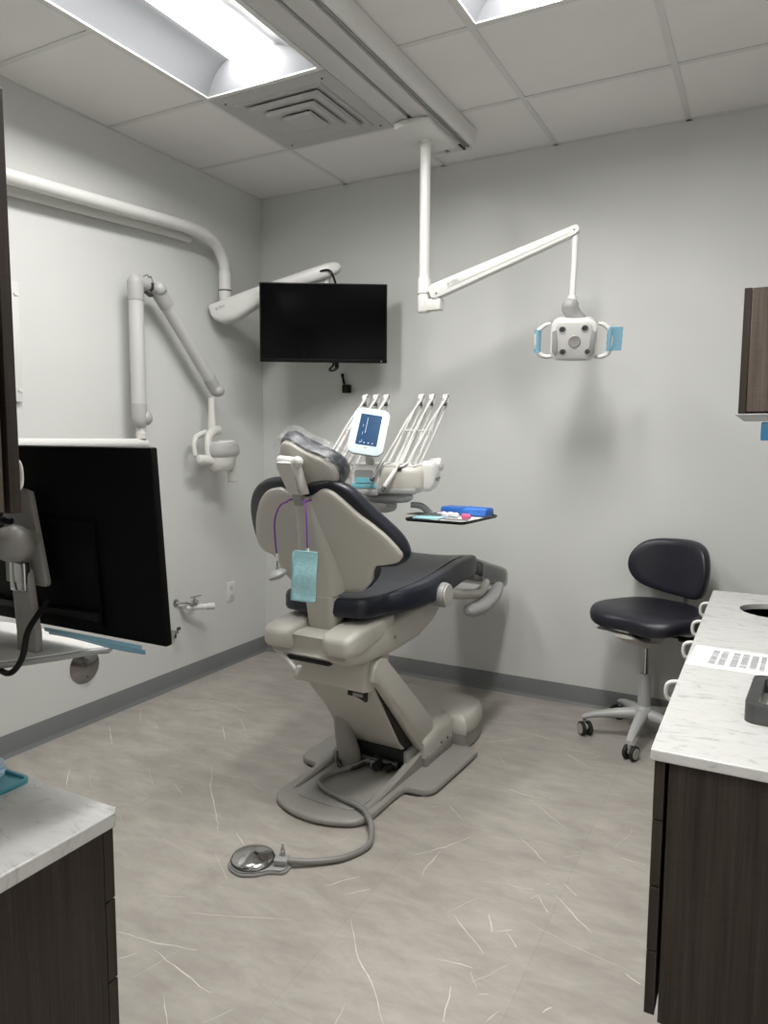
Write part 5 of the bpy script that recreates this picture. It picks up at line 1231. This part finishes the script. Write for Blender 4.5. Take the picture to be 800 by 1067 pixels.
bm = B(); tube(bm, [(-.07, .0, -.10), (-.045, .0, -.15), (-.01, -.01, -.195), (.035, -.01, -.222), (.068, -.01, -.222), (.085, .0, -.195), (.078, .02, -.15), (.066, .07, -.11)], .0055, 10, 6); build('cable', bm, 'black', MA)
# keyboard tray under the monitor
KT = thing('keyboard_tray', 'white work tray with grey edge below the computer monitor', 'tray', (1.60, .86, .982))
o_ = smooth2([(-.25, -.08), (-.10, -.08), (.02, -.078), (.07, -.055), (.13, .06), (.12, .10), (-.25, .10)], 4)
bm = B(); prism(bm, o_, -.006, .002, bev=.002); build('tray_top', bm, 'white', KT)
bm = B(); pr = [V((x, y, -.006)) for x, y in o_]; tube(bm, pr, .006, 8); build('tray_edge', bm, 'midgrey', KT)
bm = B(); box(bm, (-.24, -.04, -.11), (.04, .04, .20), .004); build('tray_post', bm, 'white2', KT)
bm = B(); sheet(bm, -.13, .13, .004, -.015, 0, .0015, .8); tag(build('barrier_film', bm, 'blue_film', None, loc=(1.755, .905, 1.010), rot=(R(40), R(0), 0)), 'light blue barrier film along the lower edge of the computer monitor', 'barrier film')
# ------------------------------------------------------------------ light, world, camera
w = bpy.data.worlds.new('World'); SC.world = w; w.use_nodes = True
w.node_tree.nodes['Background'].inputs['Color'].default_value = (.62, .64, .66, 1)
w.node_tree.nodes['Background'].inputs['Strength'].default_value = 1.3
cd = bpy.data.cameras.new('camera'); cam = bpy.data.objects.new('camera', cd); COL.objects.link(cam); SC.camera = cam
yaw, pitch, roll = R(27.990), R(5.787), R(0.3075)
f = V((-math.sin(yaw) * math.cos(pitch), math.cos(yaw) * math.cos(pitch), -math.sin(pitch)))
r_ = V((math.cos(yaw), math.sin(yaw), 0)); u = r_.cross(f)
r2 = r_ * math.cos(roll) + u * math.sin(roll); u2 = -r_ * math.sin(roll) + u * math.cos(roll)
cam.matrix_world = M(((r2.x, u2.x, -f.x, 2.85), (r2.y, u2.y, -f.y, 0), (r2.z, u2.z, -f.z, 1.382), (0, 0, 0, 1)))
cd.sensor_fit = 'VERTICAL'; cd.sensor_height = 36; cd.lens = 36 * 755.0 / 1067; cd.clip_start = .02
vs_ = SC.view_settings; vs_.view_transform = 'Standard'; vs_.look = 'None'; vs_.gamma = 1; vs_.use_curve_mapping = False; vs_.exposure = EXPO
SC.cycles.max_bounces = 10; SC.cycles.diffuse_bounces = 6; SC.cycles.transparent_max_bounces = 16; SC.cycles.caustics_reflective = False; SC.cycles.caustics_refractive = False
SC.cycles.use_denoising = True
SC.cycles.sample_clamp_indirect = 4
